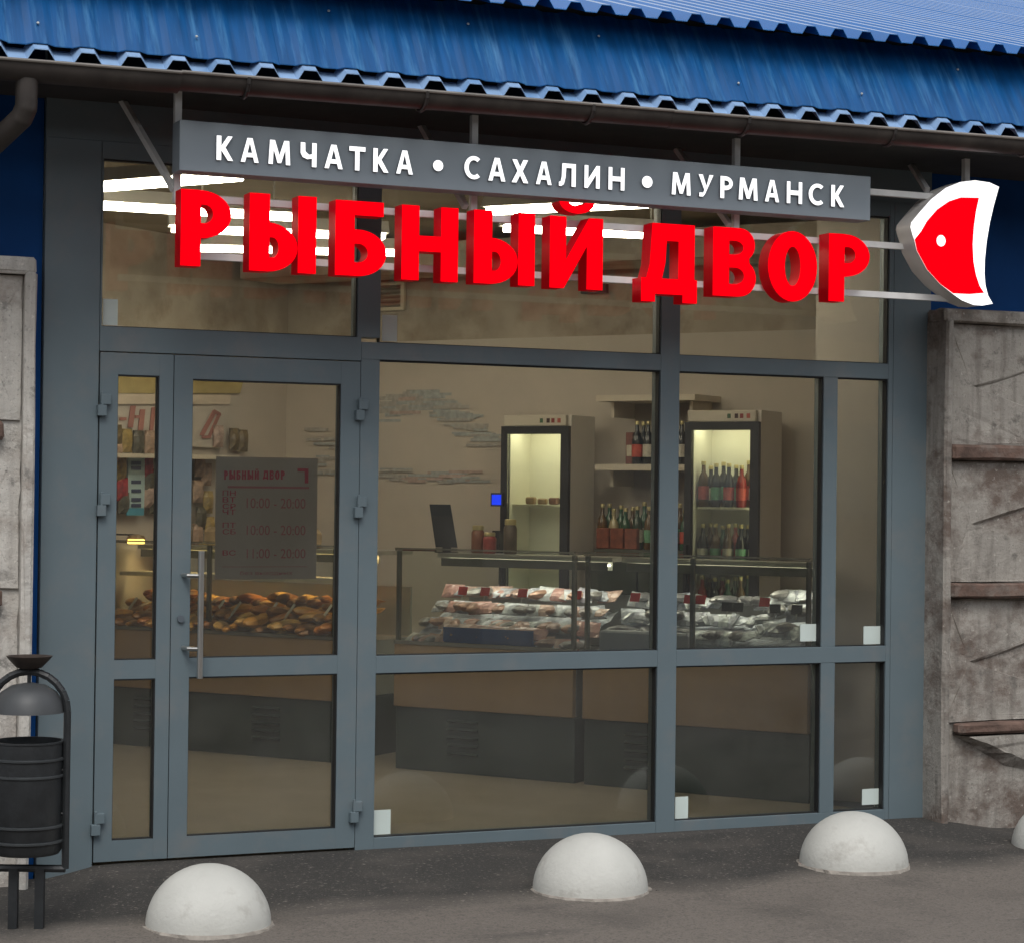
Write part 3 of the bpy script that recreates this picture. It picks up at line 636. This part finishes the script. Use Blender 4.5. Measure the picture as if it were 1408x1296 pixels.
for i in range(16):
    uu = random.uniform(425, 470); vv = random.uniform(585, 650); ln = random.uniform(12, 34); stroke(uu-ln/2, vv, uu+ln/2, vv+4, random.choice('ggbr'), k); k += 1

# ---- fridges
black_m = mat('black_fridge', (.012, .014, .016), .4, var=.1)
fr_in = mat('fridge_liner', (.76, .74, .64), .5, var=.03)
fr_light = mat('fridge_light', (.9, .9, .8), .4, var=0, emit=(1, .90, .62), es=7)
bottle_cols = [(.02, .05, .02), (.10, .05, .01), (.02, .02, .02), (.30, .14, .03), (.03, .10, .05), (.28, .03, .02), (.45, .38, .22)]
bmats = [mat('bottle_%d' % i, c, .12, var=.05, spec=.6) for i, c in enumerate(bottle_cols)]
label_ms = [mat('bottle_label_%d' % i, c, .6, var=.2, scale=40) for i, c in enumerate([(.6, .55, .42), (.5, .08, .05), (.12, .3, .16), (.65, .6, .5)])]
cap_m = mat('bottle_cap', (.5, .42, .2), .35, .4)
bottle_protos = {}
def bottle(loc, ci, li, hgt, lb, grp):
    key = (ci, li)
    if key not in bottle_protos:
        t = thing('bottle', loc, 0, lb, 'bottle', grp)
        MB().lathe([(.028, 0), (.033, .01), (.033, .15), (.026, .185), (.013, .21), (.012, .255)], n=14).build('bottle_glass', bmats[ci], t, smooth=True)
        MB().lathe([(.0336, .045), (.0340, .05), (.0340, .12), (.0336, .125)], n=14).build('bottle_label', label_ms[li], t, smooth=True)
        MB().lathe([(.0145, .250), (.0145, .272), (.013, .274)], n=12).build('bottle_cap', cap_m, t, smooth=True)
        bottle_protos[key] = t
    else:
        t = copy_tree(bottle_protos[key]); t.location = loc
    t['label'] = ['dark green', 'brown', 'black', 'amber', 'green', 'red', 'pale'][ci]+' bottle with '+['cream', 'red', 'green', 'white'][li]+' label '+lb; t['group'] = grp; t.scale = (1, 1, hgt/.274); return t
def fridge(s0, s1, nf, ht, lb, fill):
    w_ = s1-s0; D = .36
    t = thing('display_fridge', I(s0, nf), ANG, lb, 'fridge', 'glass door fridges along the back wall')
    c = MB(); c.box((0, .04, 0), (.03, D, ht)).box((w_-.03, .04, 0), (w_, D, ht)).box((.03, D-.03, 0), (w_-.03, D, ht)).box((.03, .04, 0), (w_-.03, D-.03, .14)).box((.03, .04, ht-.06), (w_-.03, D-.03, ht))
    c.build('cabinet', mat('fridge_cabinet', (.74, .69, .60), .45, var=.03), t)
    li = MB(); li.box((.031, .06, .141), (.036, D-.031, ht-.061)).box((w_-.036, .06, .141), (w_-.031, D-.031, ht-.061)).box((.036, D-.036, .141), (w_-.036, D-.031, ht-.061)).build('liner', fr_in, t)
    hd = box('header', (.02, .0, ht-.07), (w_-.02, .04, ht), mat('fridge_header', (.62, .56, .45), .4, var=.03), t, bevel=.004)
    for i, (x, cc) in enumerate(((.58, (.05, .12, .06)), (.68, (.05, .02, .02)), (.75, (.25, .03, .03)), (.84, (.45, .1, .07)))): box('header_mark', (w_*x, -.003, ht-.05), (w_*x+.022, 0, ht-.022), mat('mark_%d' % i, cc, .5), hd)
    z0, z1 = .12, ht-.071
    d = MB(); d.box((0, 0, z0), (.045, .035, z1)).box((w_-.055, 0, z0), (w_, .035, z1)).box((.045, 0, z1-.05), (w_-.055, .035, z1)).box((.045, 0, z0), (w_-.055, .035, z0+.06))
    d = d.build('door', black_m, t); box('door_glass', (.045, .012, z0+.06), (w_-.055, .018, z1-.05), caseglass_m, d)
    box('door_handle', (.012, -.03, 1.0), (.03, 0, 1.28), black_m, d)
    box('light_strip', (.05, .05, ht-.075), (w_-.06, .2, ht-.0615), fr_light, t); box('light_strip', (w_-.05, .05, .25), (w_-.038, .064, ht-.14), fr_light, t)
    for z in (.45, .80, 1.12, 1.50): box('shelf', (.037, .09, z), (w_-.037, D-.04, z+.012), mat('wire_shelf', (.7, .66, .5), .4), t)
    for z, kind in fill:
        for i in range(5):
            for j in range(2):
                x = .075+i*(w_-.15)/4; y = .12+j*.11
                if kind == 'b': bottle(I(s0+x, nf+y, z+.013), random.choice((0, 2, 2, 4, 1, 5)), random.randrange(4), random.uniform(.25, .29), 'on the '+{.80: 'low', 1.12: 'middle', 1.50: 'high'}[z]+' shelf of the fuller fridge', 'bottles in the fuller fridge')
                elif j == 0 and i > 0:
                    o = MB().box((-.03, -.03, 0), (.03, .03, random.uniform(.03, .10)*(.6+i*.2))).build('food_pack', random.choice(packs), None, bevel=.008); o.location = I(s0+x, nf+y, z+.0135); o.rotation_euler.z = ANG+random.uniform(-.3, .3)
                    tag(o, 'small dark food pack on a lit shelf of the emptier fridge', 'pack', 'packs in the emptier fridge')
packs = [mat('pack_%d' % i, c, .4, var=.25, scale=25) for i, c in enumerate([(.16, .06, .03), (.28, .05, .04), (.08, .06, .04), (.35, .22, .10)])]
fridge(-.965, -.475, 5.05, 2.08, 'glass door fridge with nearly empty lit shelves beside the small blue screen', [(1.12, 'p'), (1.50, 'p')])
fridge(.335, .825, 5.05, 2.10, 'glass door fridge crammed with dark bottles by the bare wall', [(.80, 'b'), (1.12, 'b'), (1.50, 'b')])

# ---- wall shelves and bottles between the fridges
sh_m = mat('pale_shelf', (.72, .64, .5), .5, var=.04)
for z, lb in ((2.19, 'pale upper wall shelf between the fridges'), (1.755, 'pale lower wall shelf between the fridges carrying bottle boxes'), (1.22, 'dark back shelf crowded with bottles between the fridges')):
    t = thing('wall_shelf', I(-.36, 5.2, z), ANG, lb, 'shelf'); dk = z < 1.5
    box('board', (0, 0, -.02), (.69, .395, .018), sh_m if not dk else mat('dark_shelf', (.08, .085, .07), .6), t)
    for x in (.06, .61): MB().box((x, .1, -.12), (x+.02, .395, -.02)).build('bracket', sh_m, t)
if True:
    t = thing('back_cabinet', I(-.40, 5.22, 0), ANG, 'dark green back cabinet between the fridges', 'cabinet'); box('body', (0, 0, 0), (.70, .37, 1.19), mat('dark_green_cab', (.06, .07, .055), .5), t)
    for x in (.02, .36): box('cabinet_door', (x, -.018, .05), (x+.32, 0, 1.15), mat('dark_green_cab', (.06, .07, .055), .5), t)
for i in range(6):
    for j in range(2): bottle(I(-.10+i*.078, 5.27+j*.09, 1.775), 2, 3 if i else 1, .27, 'on the lower wall shelf between the fridges', 'black bottles on the lower wall shelf')
t = thing('carton', I(-.17, 5.25, 1.774), ANG, 'small red printed carton at the end of the lower wall shelf', 'carton'); box('carton_body', (0, 0, 0), (.05, .12, .2), mat('carton_red', (.18, .06, .04), .5, var=.3, scale=20), t, bevel=.003); box('carton_print', (.008, -.002, .05), (.042, 0, .12), label_ms[0], t)
for i in range(8):
    for j in range(2):
        bottle(I(-.33+i*.083, 5.25+j*.1, 1.239), random.choice((0, 4, 6, 1, 4)), random.randrange(4), random.uniform(.25, .30), 'on the dark back shelf between the fridges', 'bottles on the back shelf')
for i in range(3):
    o = box('snack_box', (-.045, -.03, 0), (.045, .03, .13), mat('snack_red', (.22, .06, .03), .5, var=.4, scale=25), bevel=.004); o.location = I(-.30+i*.10, 5.215, 1.24); o.rotation_euler.z = ANG; o.location += N_*.01
    o.location.z = 1.24+.14*0; tag(o, 'red and orange snack box on the dark back shelf', 'box', 'snack boxes on the back shelf')
# small things at the till
q = P(614, 757, N_, 3.97); t = thing('till_monitor', (q.x, q.y, 1.226), ANG+.55, 'dark tilted till monitor standing on the counter', 'monitor')
MB().add([(-.065, -.02, .03), (.065, -.02, .03), (.02, .0, .285), (-.105, .0, .285), (-.065, .02, .03), (.065, .02, .03), (.02, .03, .285), (-.105, .03, .285)], [(0, 1, 2, 3), (7, 6, 5, 4), (0, 4, 5, 1), (1, 5, 6, 2), (2, 6, 7, 3), (3, 7, 4, 0)]).build('screen', black_m, t)
box('stand', (-.025, -.01, .0), (.025, .03, .05), black_m, t); box('foot', (-.07, -.05, .0), (.07, .07, .012), black_m, t)
q = P(683, 687, N_, 5.02); t = thing('card_terminal', q, ANG, 'small device with a glowing blue screen on the fridge side', 'device')
box('case', (-.045, 0, -.04), (.04, .03, .045), black_m, t); box('screen', (-.035, -.003, -.03), (.032, 0, .035), mat('blue_screen', (.0, .01, .2), .3, var=0, emit=(.0, .04, 1), es=1.1), t)
q = P(682, 757, N_, 4.97); t = thing('soap_dispenser', (q.x, q.y, q.z), ANG, 'black dispenser hung beside the emptier fridge', 'dispenser'); box('body', (-.03, 0, 0), (.02, .06, .13), black_m, t); box('lever', (-.02, -.02, .02), (.01, 0, .05), black_m, t)

# ---- glass display counters
brown_m = mat('brown_panel', (.26, .175, .09), .5, var=.08, scale=4)
green_m = mat('green_grey_base', (.042, .062, .058), .45, var=.06, scale=4)
inside_m = mat('counter_steel', (.42, .42, .40), .35, .5, var=.05)
post_m = mat('counter_post', (.16, .16, .13), .4, .3)
def counter(s0, s1, lb, louv, posts, nf=3.43, D=.85, warm=False):
    w_ = s1-s0; t = thing('display_counter', I(s0, nf), ANG, lb, 'display counter')
    b = box('base', (0, .03, .0), (w_, D, .355), green_m, t, bevel=.003)
    for x in louv:
        for i in range(5): MB().add([(x, .031, .10+i*.045), (x+.20, .031, .10+i*.045), (x+.20, .008, .112+i*.045), (x, .008, .112+i*.045), (x, .031, .122+i*.045), (x+.20, .031, .122+i*.045)], [(0, 1, 2, 3), (3, 2, 5, 4)]).build('louvre', green_m, b)
    box('front_panel', (0, 0, .36), (w_, .04, .715), brown_m, t, bevel=.003); box('deck', (.01, .041, .36), (w_-.01, D, .69), inside_m, t)
    box('front_trim', (0, -.004, .716), (w_, .03, .735), post_m, t)
    box('front_glass', (.012, .008, .736), (w_-.012, .014, 1.245), caseglass_m, t)
    box('glass_top', (0, .0, 1.247), (w_, .45, 1.255), caseglass_m, t); box('back_panel', (0, D-.02, .70), (w_, D, 1.0), inside_m, t)
    for x in [0, w_-.022]+posts: box('post', (x, .016, .736), (x+.022, .04, 1.245), post_m, t)
    box('top_edge', (0, -.004, 1.2555), (w_, .016, 1.264), post_m, t)
    box('serving_shelf', (0, .46, 1.2), (w_, D, 1.225), mat('serving_steel', (.5, .47, .40), .4, .3), t)
    rl = MB().box((.03, .455, 1.15), (w_-.03, .462, 1.198)).box((.03, .52, 1.15), (w_-.03, .527, 1.198)).build('light_rail', post_m, t)
    box('case_light', (.04, .465, 1.175), (w_-.04, .515, 1.185), mat('case_light_'+('warm' if warm else 'cool'), (.9, .9, .8), .5, var=0, emit=(1, .70, .34) if warm else (1, .92, .80), es=16 if warm else 12), rl)
    V = []; nxx = int(w_/.035); ny_ = 12        # sloping bed of crushed ice (tan trays in the warm case)
    for jj in range(ny_):
        for ii in range(nxx): V.append((.03+ii*(w_-.06)/(nxx-1), .05+jj*.05, .70+jj*.019*(1 if not warm else .8)+random.uniform(-.008, .012)))
    o = MB().add(V, [(jj*nxx+ii, jj*nxx+ii+1, (jj+1)*nxx+ii+1, (jj+1)*nxx+ii) for jj in range(ny_-1) for ii in range(nxx-1)]).build('ice_bed' if not warm else 'tray_bed', mat('crushed_ice', (.60, .63, .68), .4, var=.25, scale=30) if not warm else mat('tan_tray', (.36, .22, .08), .5, var=.4, scale=20), t)
    if warm: box('inner_shelf', (.03, .25, 1.035), (w_-.03, .45, 1.06), mat('shelf_cream', (.62, .54, .40), .4), t)
    return t
counter(-2.98, -1.14, 'glass display counter of golden smoked fish seen through the door', [.35, 1.25], [.9], warm=True)
counter(-.72, .44, 'glass display counter of wrapped fish with a blue tray beside the till', [.35], [])
counter(.50, 1.81, 'glass display counter with ice and black price tags by the partition', [.25], [.63])
# goods
amber = [mat('amber_fish_%d' % i, c, .35, var=.35, scale=16, spec=.6) for i, c in enumerate([(.60, .29, .05), (.45, .17, .03), (.68, .40, .11), (.28, .13, .035)])]
silver = [mat('silver_fish_%d' % i, c, .3, .25, var=.35, scale=18) for i, c in enumerate([(.42, .40, .38), (.26, .25, .25), (.50, .34, .29), (.48, .28, .20)])]
def fish_mesh(name, m):
    sec = [(-.5, .05, .10), (-.46, .10, .16), (-.3, .2, .26), (-.05, .23, .29), (.2, .16, .2), (.36, .07, .09), (.42, .05, .12), (.5, .02, .24)]
    V = []; n = 8
    for x, a, b in sec:
        for i in range(n): t = 2*math.pi*i/n; V.append((x*.24, b*.24*.55*math.cos(t), a*.24*.55*math.sin(t)))
    Fs = [(j*n+i, j*n+(i+1) % n, (j+1)*n+(i+1) % n, (j+1)*n+i) for j in range(len(sec)-1) for i in range(n)]+[tuple(range(n-1, -1, -1)), tuple(range((len(sec)-1)*n, len(sec)*n))]
    o = MB().add(V, Fs).build(name, m, smooth=True); COL.objects.unlink(o); return o
def pack_mesh(name, m, a=.085, b=.06, c=.022):
    V = []; n = 5
    for j in range(n):
        for i in range(n):
            x, y = -1+2*i/(n-1), -1+2*j/(n-1); V.append((x*a, y*b, c*(1-x*x)**.5*(1-y*y)**.5+random.uniform(0, .006)))
    k = n*n; V += [(x, y, -.004) for x, y, z in V]
    Fs = [(j*n+i, j*n+i+1, (j+1)*n+i+1, (j+1)*n+i) for j in range(n-1) for i in range(n-1)]
    Fs += [tuple(q+k for q in f_[::-1]) for f_ in Fs]
    rim = [i for i in range(n)]+[j*n+n-1 for j in range(1, n)]+[(n-1)*n+i for i in range(n-2, -1, -1)]+[j*n for j in range(n-2, 0, -1)]
    Fs += [(rim[i], rim[i]+k, rim[(i+1) % len(rim)]+k, rim[(i+1) % len(rim)]) for i in range(len(rim))]
    o = MB().add(V, Fs).build(name, m); COL.objects.unlink(o); return o
AF = [fish_mesh('smoked_fish', q) for q in amber]; SF = [fish_mesh('chilled_fish', q) for q in silver]
wrap = [mat('wrap_%d' % i, c, .25, var=.3, scale=22, spec=.8) for i, c in enumerate([(.62, .64, .70), (.46, .47, .52), (.60, .34, .30), (.64, .44, .37), (.75, .77, .82)])]
PK = [pack_mesh('wrapped_pack', q) for q in wrap]
def put(proto, s, n, z, rz, tilt, lb, cat, grp, sc=1.):
    o = proto.copy(); COL.objects.link(o); o.location = I(s, n, z); o.rotation_euler = (tilt, random.uniform(-.1, .1), ANG+rz); o.scale = (sc, sc, sc); return tag(o, lb, cat, grp)
for i in range(26):
    for j in range(3):
        ai = random.randrange(4); put(AF[ai], -2.93+.06+i*.067, 3.52+j*.2+random.uniform(-.02, .02), .725+.06*j+random.uniform(.02, .08), 1.57+random.uniform(-.35, .35), random.uniform(-.3, .3)+.15, ['golden', 'reddish brown', 'pale gold', 'dark brown'][ai]+' smoked fish laid out in the counter behind the door', 'fish', 'smoked fish in the counter', random.uniform(.9, 1.2))
tagw = mat('price_white', (.72, .68, .58), .5, var=.05); tagb = mat('price_black', (.015, .015, .018), .5); tagr = mat('price_red', (.42, .02, .02), .5)
def price(s, n, z, m, lb, grp, w=.05, h=.035, lean=-.35, tw=0., side=0.):
    t = thing('price_tag', I(s, n, z), ANG+tw, lb, 'price tag', grp); t.rotation_euler.x = lean; t.rotation_euler.y = side
    box('card', (-w/2, 0, .03), (w/2, .003, .03+h), m, t); box('pin', (-.003, .003, 0), (.003, .006, .04), steel_m, t)
for i in range(9): price(-2.8+i*.2, 3.56+.1*(i % 2), .80, tagw, 'white slanted price stick among the golden smoked fish', 'price sticks among the smoked fish', .016, .10, -.2, 0., .6)
for i in range(28):
    for j in range(4):
        s = -.66+i*.0385+random.uniform(-.01, .01)
        if 5 < i < 21 and j == 0: continue
        si = random.randrange(4)
        if random.random() < .45: put(SF[si], s, 3.55+j*.15, .745+.085*j, 1.5+random.uniform(-.5, .5), random.uniform(-.3, .3), ['pale silver', 'dark grey', 'pinkish', 'orange pink'][si]+' fish chilled in the counter beside the till', 'fish', 'fish in the counter beside the till', random.uniform(.8, 1.05))
        else:
            si = random.randrange(5); put(PK[si], s, 3.54+j*.15, .745+.085*j, random.uniform(-.6, .6), .65+random.uniform(-.2, .3), ['pale', 'grey', 'pink', 'peach', 'white'][si]+' wrapped fish pack in the counter beside the till', 'pack', 'wrapped packs in the counter beside the till', random.uniform(.6, .85))
tray = tag(bpy.data.objects.new('blue_tray', None), 'blue plastic tray of wrapped pink fish in the counter', 'tray'); COL.objects.link(tray); tray.location = I(-.42, 3.475, .695); tray.rotation_euler.z = ANG
bl = mat('blue_tray_plastic', (.02, .10, .36), .4); box('tray_front', (0, 0, .045), (.58, .012, .125), bl, tray); box('tray_floor', (0, .012, .0), (.58, .16, .05), bl, tray); box('tray_side', (0, .012, .01), (.012, .16, .055), bl, tray); box('tray_side', (.568, .012, .01), (.58, .16, .055), bl, tray); box('tray_back', (.012, .148, .01), (.568, .16, .07), bl, tray)
for i in range(9): put(PK[random.choice((2, 3, 3))], -.38+i*.062, 3.555, .80, random.uniform(-.6, .6), .5, 'pink wrapped fish pack lying in the blue tray', 'pack', 'pink packs in the blue tray')
for i in range(31):
    for j in range(4):
        s = .55+i*.040
        if s < 1.12 and j == 0: continue
        si = random.choice((0, 1, 4, 4)); zz_ = .73+.085*j+(.06*ss(1.3, 1.5, s)*(1-ss(1.55, 1.8, s)) if j > 0 else 0)
        sj = random.randrange(2)
        if random.random() < .3: put(SF[sj], s, 3.52+j*.17, zz_+.02, 1.5+random.uniform(-.7, .7), random.uniform(-.3, .3), ['pale silver', 'dark grey'][sj]+' fish chilled in the counter by the partition', 'fish', 'fish in the counter by the partition', .9)
        else: put(PK[si], s, 3.52+j*.17, zz_, random.uniform(-1, 1), .6+random.uniform(-.3, .5), ['pale', 'grey', '', '', 'white'][si]+' wrapped pack in the counter by the partition', 'pack', 'wrapped packs in the counter by the partition', random.uniform(.6, .9))
tag(box('white_tub', (.56, 3.50, .692), (1.09, 3.62, .84), mat('white_tub_plastic', (.66, .66, .70), .4, var=.05), bevel=.01), 'long pale grey tub in the counter between two posts', 'tub').rotation_euler.z = ANG
for i, (s, m_) in enumerate(((-.35, tagr), (-.10, tagr), (.25, tagr), (.95, tagr), (1.02, tagr), (1.40, tagr), (.62, tagr), (-.50, tagr))): price(s, 3.80, .96, m_, 'red price card standing over the chilled fish', 'red price cards in the counters', .06, .05)
for s in (1.22, 1.28, 1.50, 1.62, 1.74): price(s, 3.72, .93, tagb, 'black price card standing in the counter by the partition', 'black price cards by the partition', .06, .05, -.3, random.uniform(-.3, .3))
# till-side clutter on the serving shelf
for i, (s, hh) in enumerate(((-.52, .16), (-.44, .12), (-.3, .2))):
    t = thing('condiment_jar', I(s, 4.02, 1.226), ANG, 'dark jar standing on the serving shelf by the till', 'jar', 'jars on the serving shelf')
    MB().lathe([(.035, 0), (.04, .01), (.04, hh*.75), (.03, hh*.85)], n=14).build('jar_body', packs[i], t, smooth=True); MB().lathe([(.034, hh*.85), (.034, hh), (.03, hh+.004)], n=14).build('jar_lid', cap_m, t, smooth=True)

# ---- left wall: banner, shelves with hanging packs, posters
LW = SL+.012
paper_m = mat('white_banner', (.62, .56, .48), .6, var=.05); redink = mat('red_ink', (.44, .20, .16), .6, var=.1)
def LP(u, v, off=0.): return P(u, v, U_, LW+off)
def lquad(nm, pts, m, off, parent=None, th=.01):
    a = [LP(u, v, off) for u, v in pts]; V = a+[p-U_*th for p in a]; n = len(a)
    return MB().add(V, [tuple(range(n)), tuple(range(2*n-1, n-1, -1))]+[(i, n+i, n+(i+1) % n, (i+1) % n) for i in range(n)]).build(nm, m, parent)
ban = tag(bpy.data.objects.new('wall_banner', None), 'white banner with red fish drawing on the side wall', 'banner'); COL.objects.link(ban)
lquad('banner_sheet', [(120, 607), (300, 616), (318, 548), (120, 548)], paper_m, .03, ban)
lquad('banner_edge', [(120, 556), (316, 556), (318, 543), (120, 541)], mat('banner_edge', (.75, .64, .5), .5), .05, ban)
for pts in ([(275, 598), (280, 600), (298, 567), (293, 564)], [(286, 600), (290, 601), (304, 570), (300, 568)], [(278, 603), (290, 603), (290, 599), (278, 599)], [(293, 568), (304, 572), (304, 568), (295, 563)], [(176, 588), (183, 588), (187, 558), (180, 558)], [(186, 575), (196, 575), (196, 571), (186, 571)], [(190, 592), (197, 592), (200, 563), (193, 563)], [(206, 592), (211, 592), (214, 560), (209, 560)], [(165, 578), (174, 578), (174, 574), (165, 574)]):
    lquad('banner_mark', pts, redink, .042, ban, .004)
t = tag(bpy.data.objects.new('wall_header', None), 'yellowish header board above the banner on the side wall', 'board'); COL.objects.link(t)
lquad('header_board', [(120, 541), (330, 541), (340, 505), (120, 505)], mat('header_yellow', (.5, .40, .17), .6, var=.2), .02, t)
vp = tag(bpy.data.objects.new('price_poster', None), 'narrow pale blue price poster with dark lettering on the side wall', 'poster'); COL.objects.link(vp)
lquad('poster_sheet', [(175, 706), (198, 706), (200, 627), (177, 627)], mat('poster_blue', (.5, .66, .66), .6), .06, vp)
lquad('poster_foot', [(175, 708), (198, 708), (198, 698), (175, 698)], mat('poster_foot', (.08, .35, .5), .6), .064, vp)
for v in (634, 641, 660, 672, 684, 692): lquad('poster_line', [(181, v+5), (194, v+5), (194, v), (181, v)], mat('dark_ink', (.05, .06, .12), .6), .066, vp, .003)
hang = [(160, 620), (166, 645), (168, 672), (170, 690), (203, 640), (206, 660), (205, 682), (212, 690), (275, 640), (284, 652), (272, 675), (286, 690), (276, 712), (288, 725), (282, 748), (272, 735), (300, 600), (322, 604), (334, 606), (160, 600), (174, 606), (190, 608), (206, 608)]
hm = [mat('hang_%d' % i, c, .4, var=.4, scale=22) for i, c in enumerate([(.32, .03, .03), (.40, .28, .2), (.16, .12, .06), (.10, .09, .06), (.35, .25, .08), (.45, .33, .27)])]
for i, (u, v) in enumerate(hang):
    q = LP(u, v, .05); hi = 0 if i in (4, 2) else random.randrange(1, 6); o = pack_mesh('hanging_pack', hm[hi], .05, .075, .03); COL.objects.link(o); o.location = q; o.rotation_euler = (math.pi/2, 0, ANG+math.pi/2); tag(o, ['red', 'tan', 'brown', 'dark', 'mustard', 'pinkish'][hi]+(' snack pack standing on the side wall shelf' if v < 612 else ' snack pack hanging under the side wall shelf'), 'pack', 'snack packs on the side wall')
lt = tag(bpy.data.objects.new('goods_shelf', None), 'long shelf of hanging snacks on the side wall', 'shelf'); COL.objects.link(lt)
lquad('shelf_board', [(120, 628), (330, 632), (330, 626), (120, 622)], sh_m, .22, lt, .22)
t = thing('counter_lamp', LP(187, 747, .35), ANG, 'small warm lamp glowing over the smoked fish', 'lamp'); MB().lathe([(.06, .03), (.05, .05), (.01, .06)], n=16).build('shade', packs[3], t); MB().lathe([(.05, .0), (.055, .015), (.05, .028)], n=16).build('bulb', mat('warm_bulb', (.9, .7, .3), .4, var=0, emit=(1, .62, .12), es=4), t); MB().bar((0, 0, .055), (-.36, 0, .055), .012, n=6).build('arm', black_m, t)
for i in range(5):
    o = box('bread_bag', (-.09, -.07, 0), (.09, .07, .12), mat('bread_bag', (.45, .33, .18), .5, var=.3, scale=12), bevel=.03); q = I(-2.8+i*.34, 4.06, 1.226); o.location = q; o.rotation_euler.z = ANG+random.uniform(-.4, .4); tag(o, 'tan paper bag on the serving shelf over the smoked fish', 'bag', 'paper bags on the serving shelf')

# ---- opening hours notice behind the door glass
nz_ = tag(bpy.data.objects.new('opening_hours_notice', None), 'grey beige opening hours notice behind the door glass', 'notice'); COL.objects.link(nz_)
ny = .056
def nq(u, v): return P(u, v, d=ny)
a, b_ = nq(295, 796), nq(437, 630)
box('sheet', (a.x, ny, a.z), (b_.x, ny+.003, b_.z), mat('notice_paper', (.47, .385, .305), .7, var=.04), nz_)
nred = mat('notice_red', (.50, .02, .05), .6, var=.05); nred2 = mat('notice_pale_red', (.46, .14, .13), .6, var=.05)
def nt_(txt, u0, v0, u1, v1, m_, bold=.0):
    o = text_mesh('notice_line', txt, .001, [m_], nz_, bold); p, q = nq(u0, v1), nq(u1, v0); fit_text(o, p.x, q.x, p.z, q.z, ny-.0015)
ux = 308
for ch, wd in (('Р', 7), ('Ы', 10), ('Б', 7.5), ('Н', 7.5), ('Ы', 10), ('Й', 7.5), (' ', 4), ('Д', 9), ('В', 7.5), ('О', 8), ('Р', 7)):
    if ch != ' ':
        p, q = nq(ux, 659), nq(ux+wd-1.6, 647); o = curve_mesh('notice_letter', glyph(ch, q.x-p.x, q.z-p.z, .8), .001, [nred], nz_); o.location = (p.x, ny-.0015, p.z)
    ux += wd
for (u0, v0, u1, v1) in ((409, 644, 424, 648), (419, 648, 424, 664), (313, 669, 425, 670.5), (305, 778, 422, 779)):
    p, q = nq(u0, v1), nq(u1, v0); box('notice_rule', (p.x, ny-.0015, p.z), (q.x, ny, q.z), nred if v0 < 660 else nred2, nz_)
for dname, v in (('ПН', 674), ('ВТ', 683), ('СР', 692), ('ЧТ', 700), ('ПТ', 718), ('СБ', 727), ('ВС', 756)): nt_(dname, 306, v, 324, v+7, nred, .0)
for tx, v in (('10:00 - 20:00', 685), ('10:00 - 20:00', 722), ('11:00 - 20:00', 754)): nt_(tx, 339, v, 420, v+13, nred2, .0)
nt_('без выходных', 330, 784, 402, 791, nred2, .0)

# ---------------------------------------------------------------- building across the street (shows only as a dim reflection in the panes)
ob = thing('opposite_building', (0, -24, 0), 0, 'long plain brick building across the street', 'building')
box('wall', (-40, -8, -.3), (50, 0, 7.2), mat('opposite_brick', (.16, .12, .10), .9, var=.2), ob); box('roof', (-40.5, -8.5, 7.2), (50.5, .5, 7.5), soffit_m, ob)
for i in range(22):
    for z in (1.2, 4.4): box('window', (-38+i*4, .0, z), (-36.2+i*4, .03, z+1.7), mat('opposite_window', (.05, .06, .07), .1), ob)
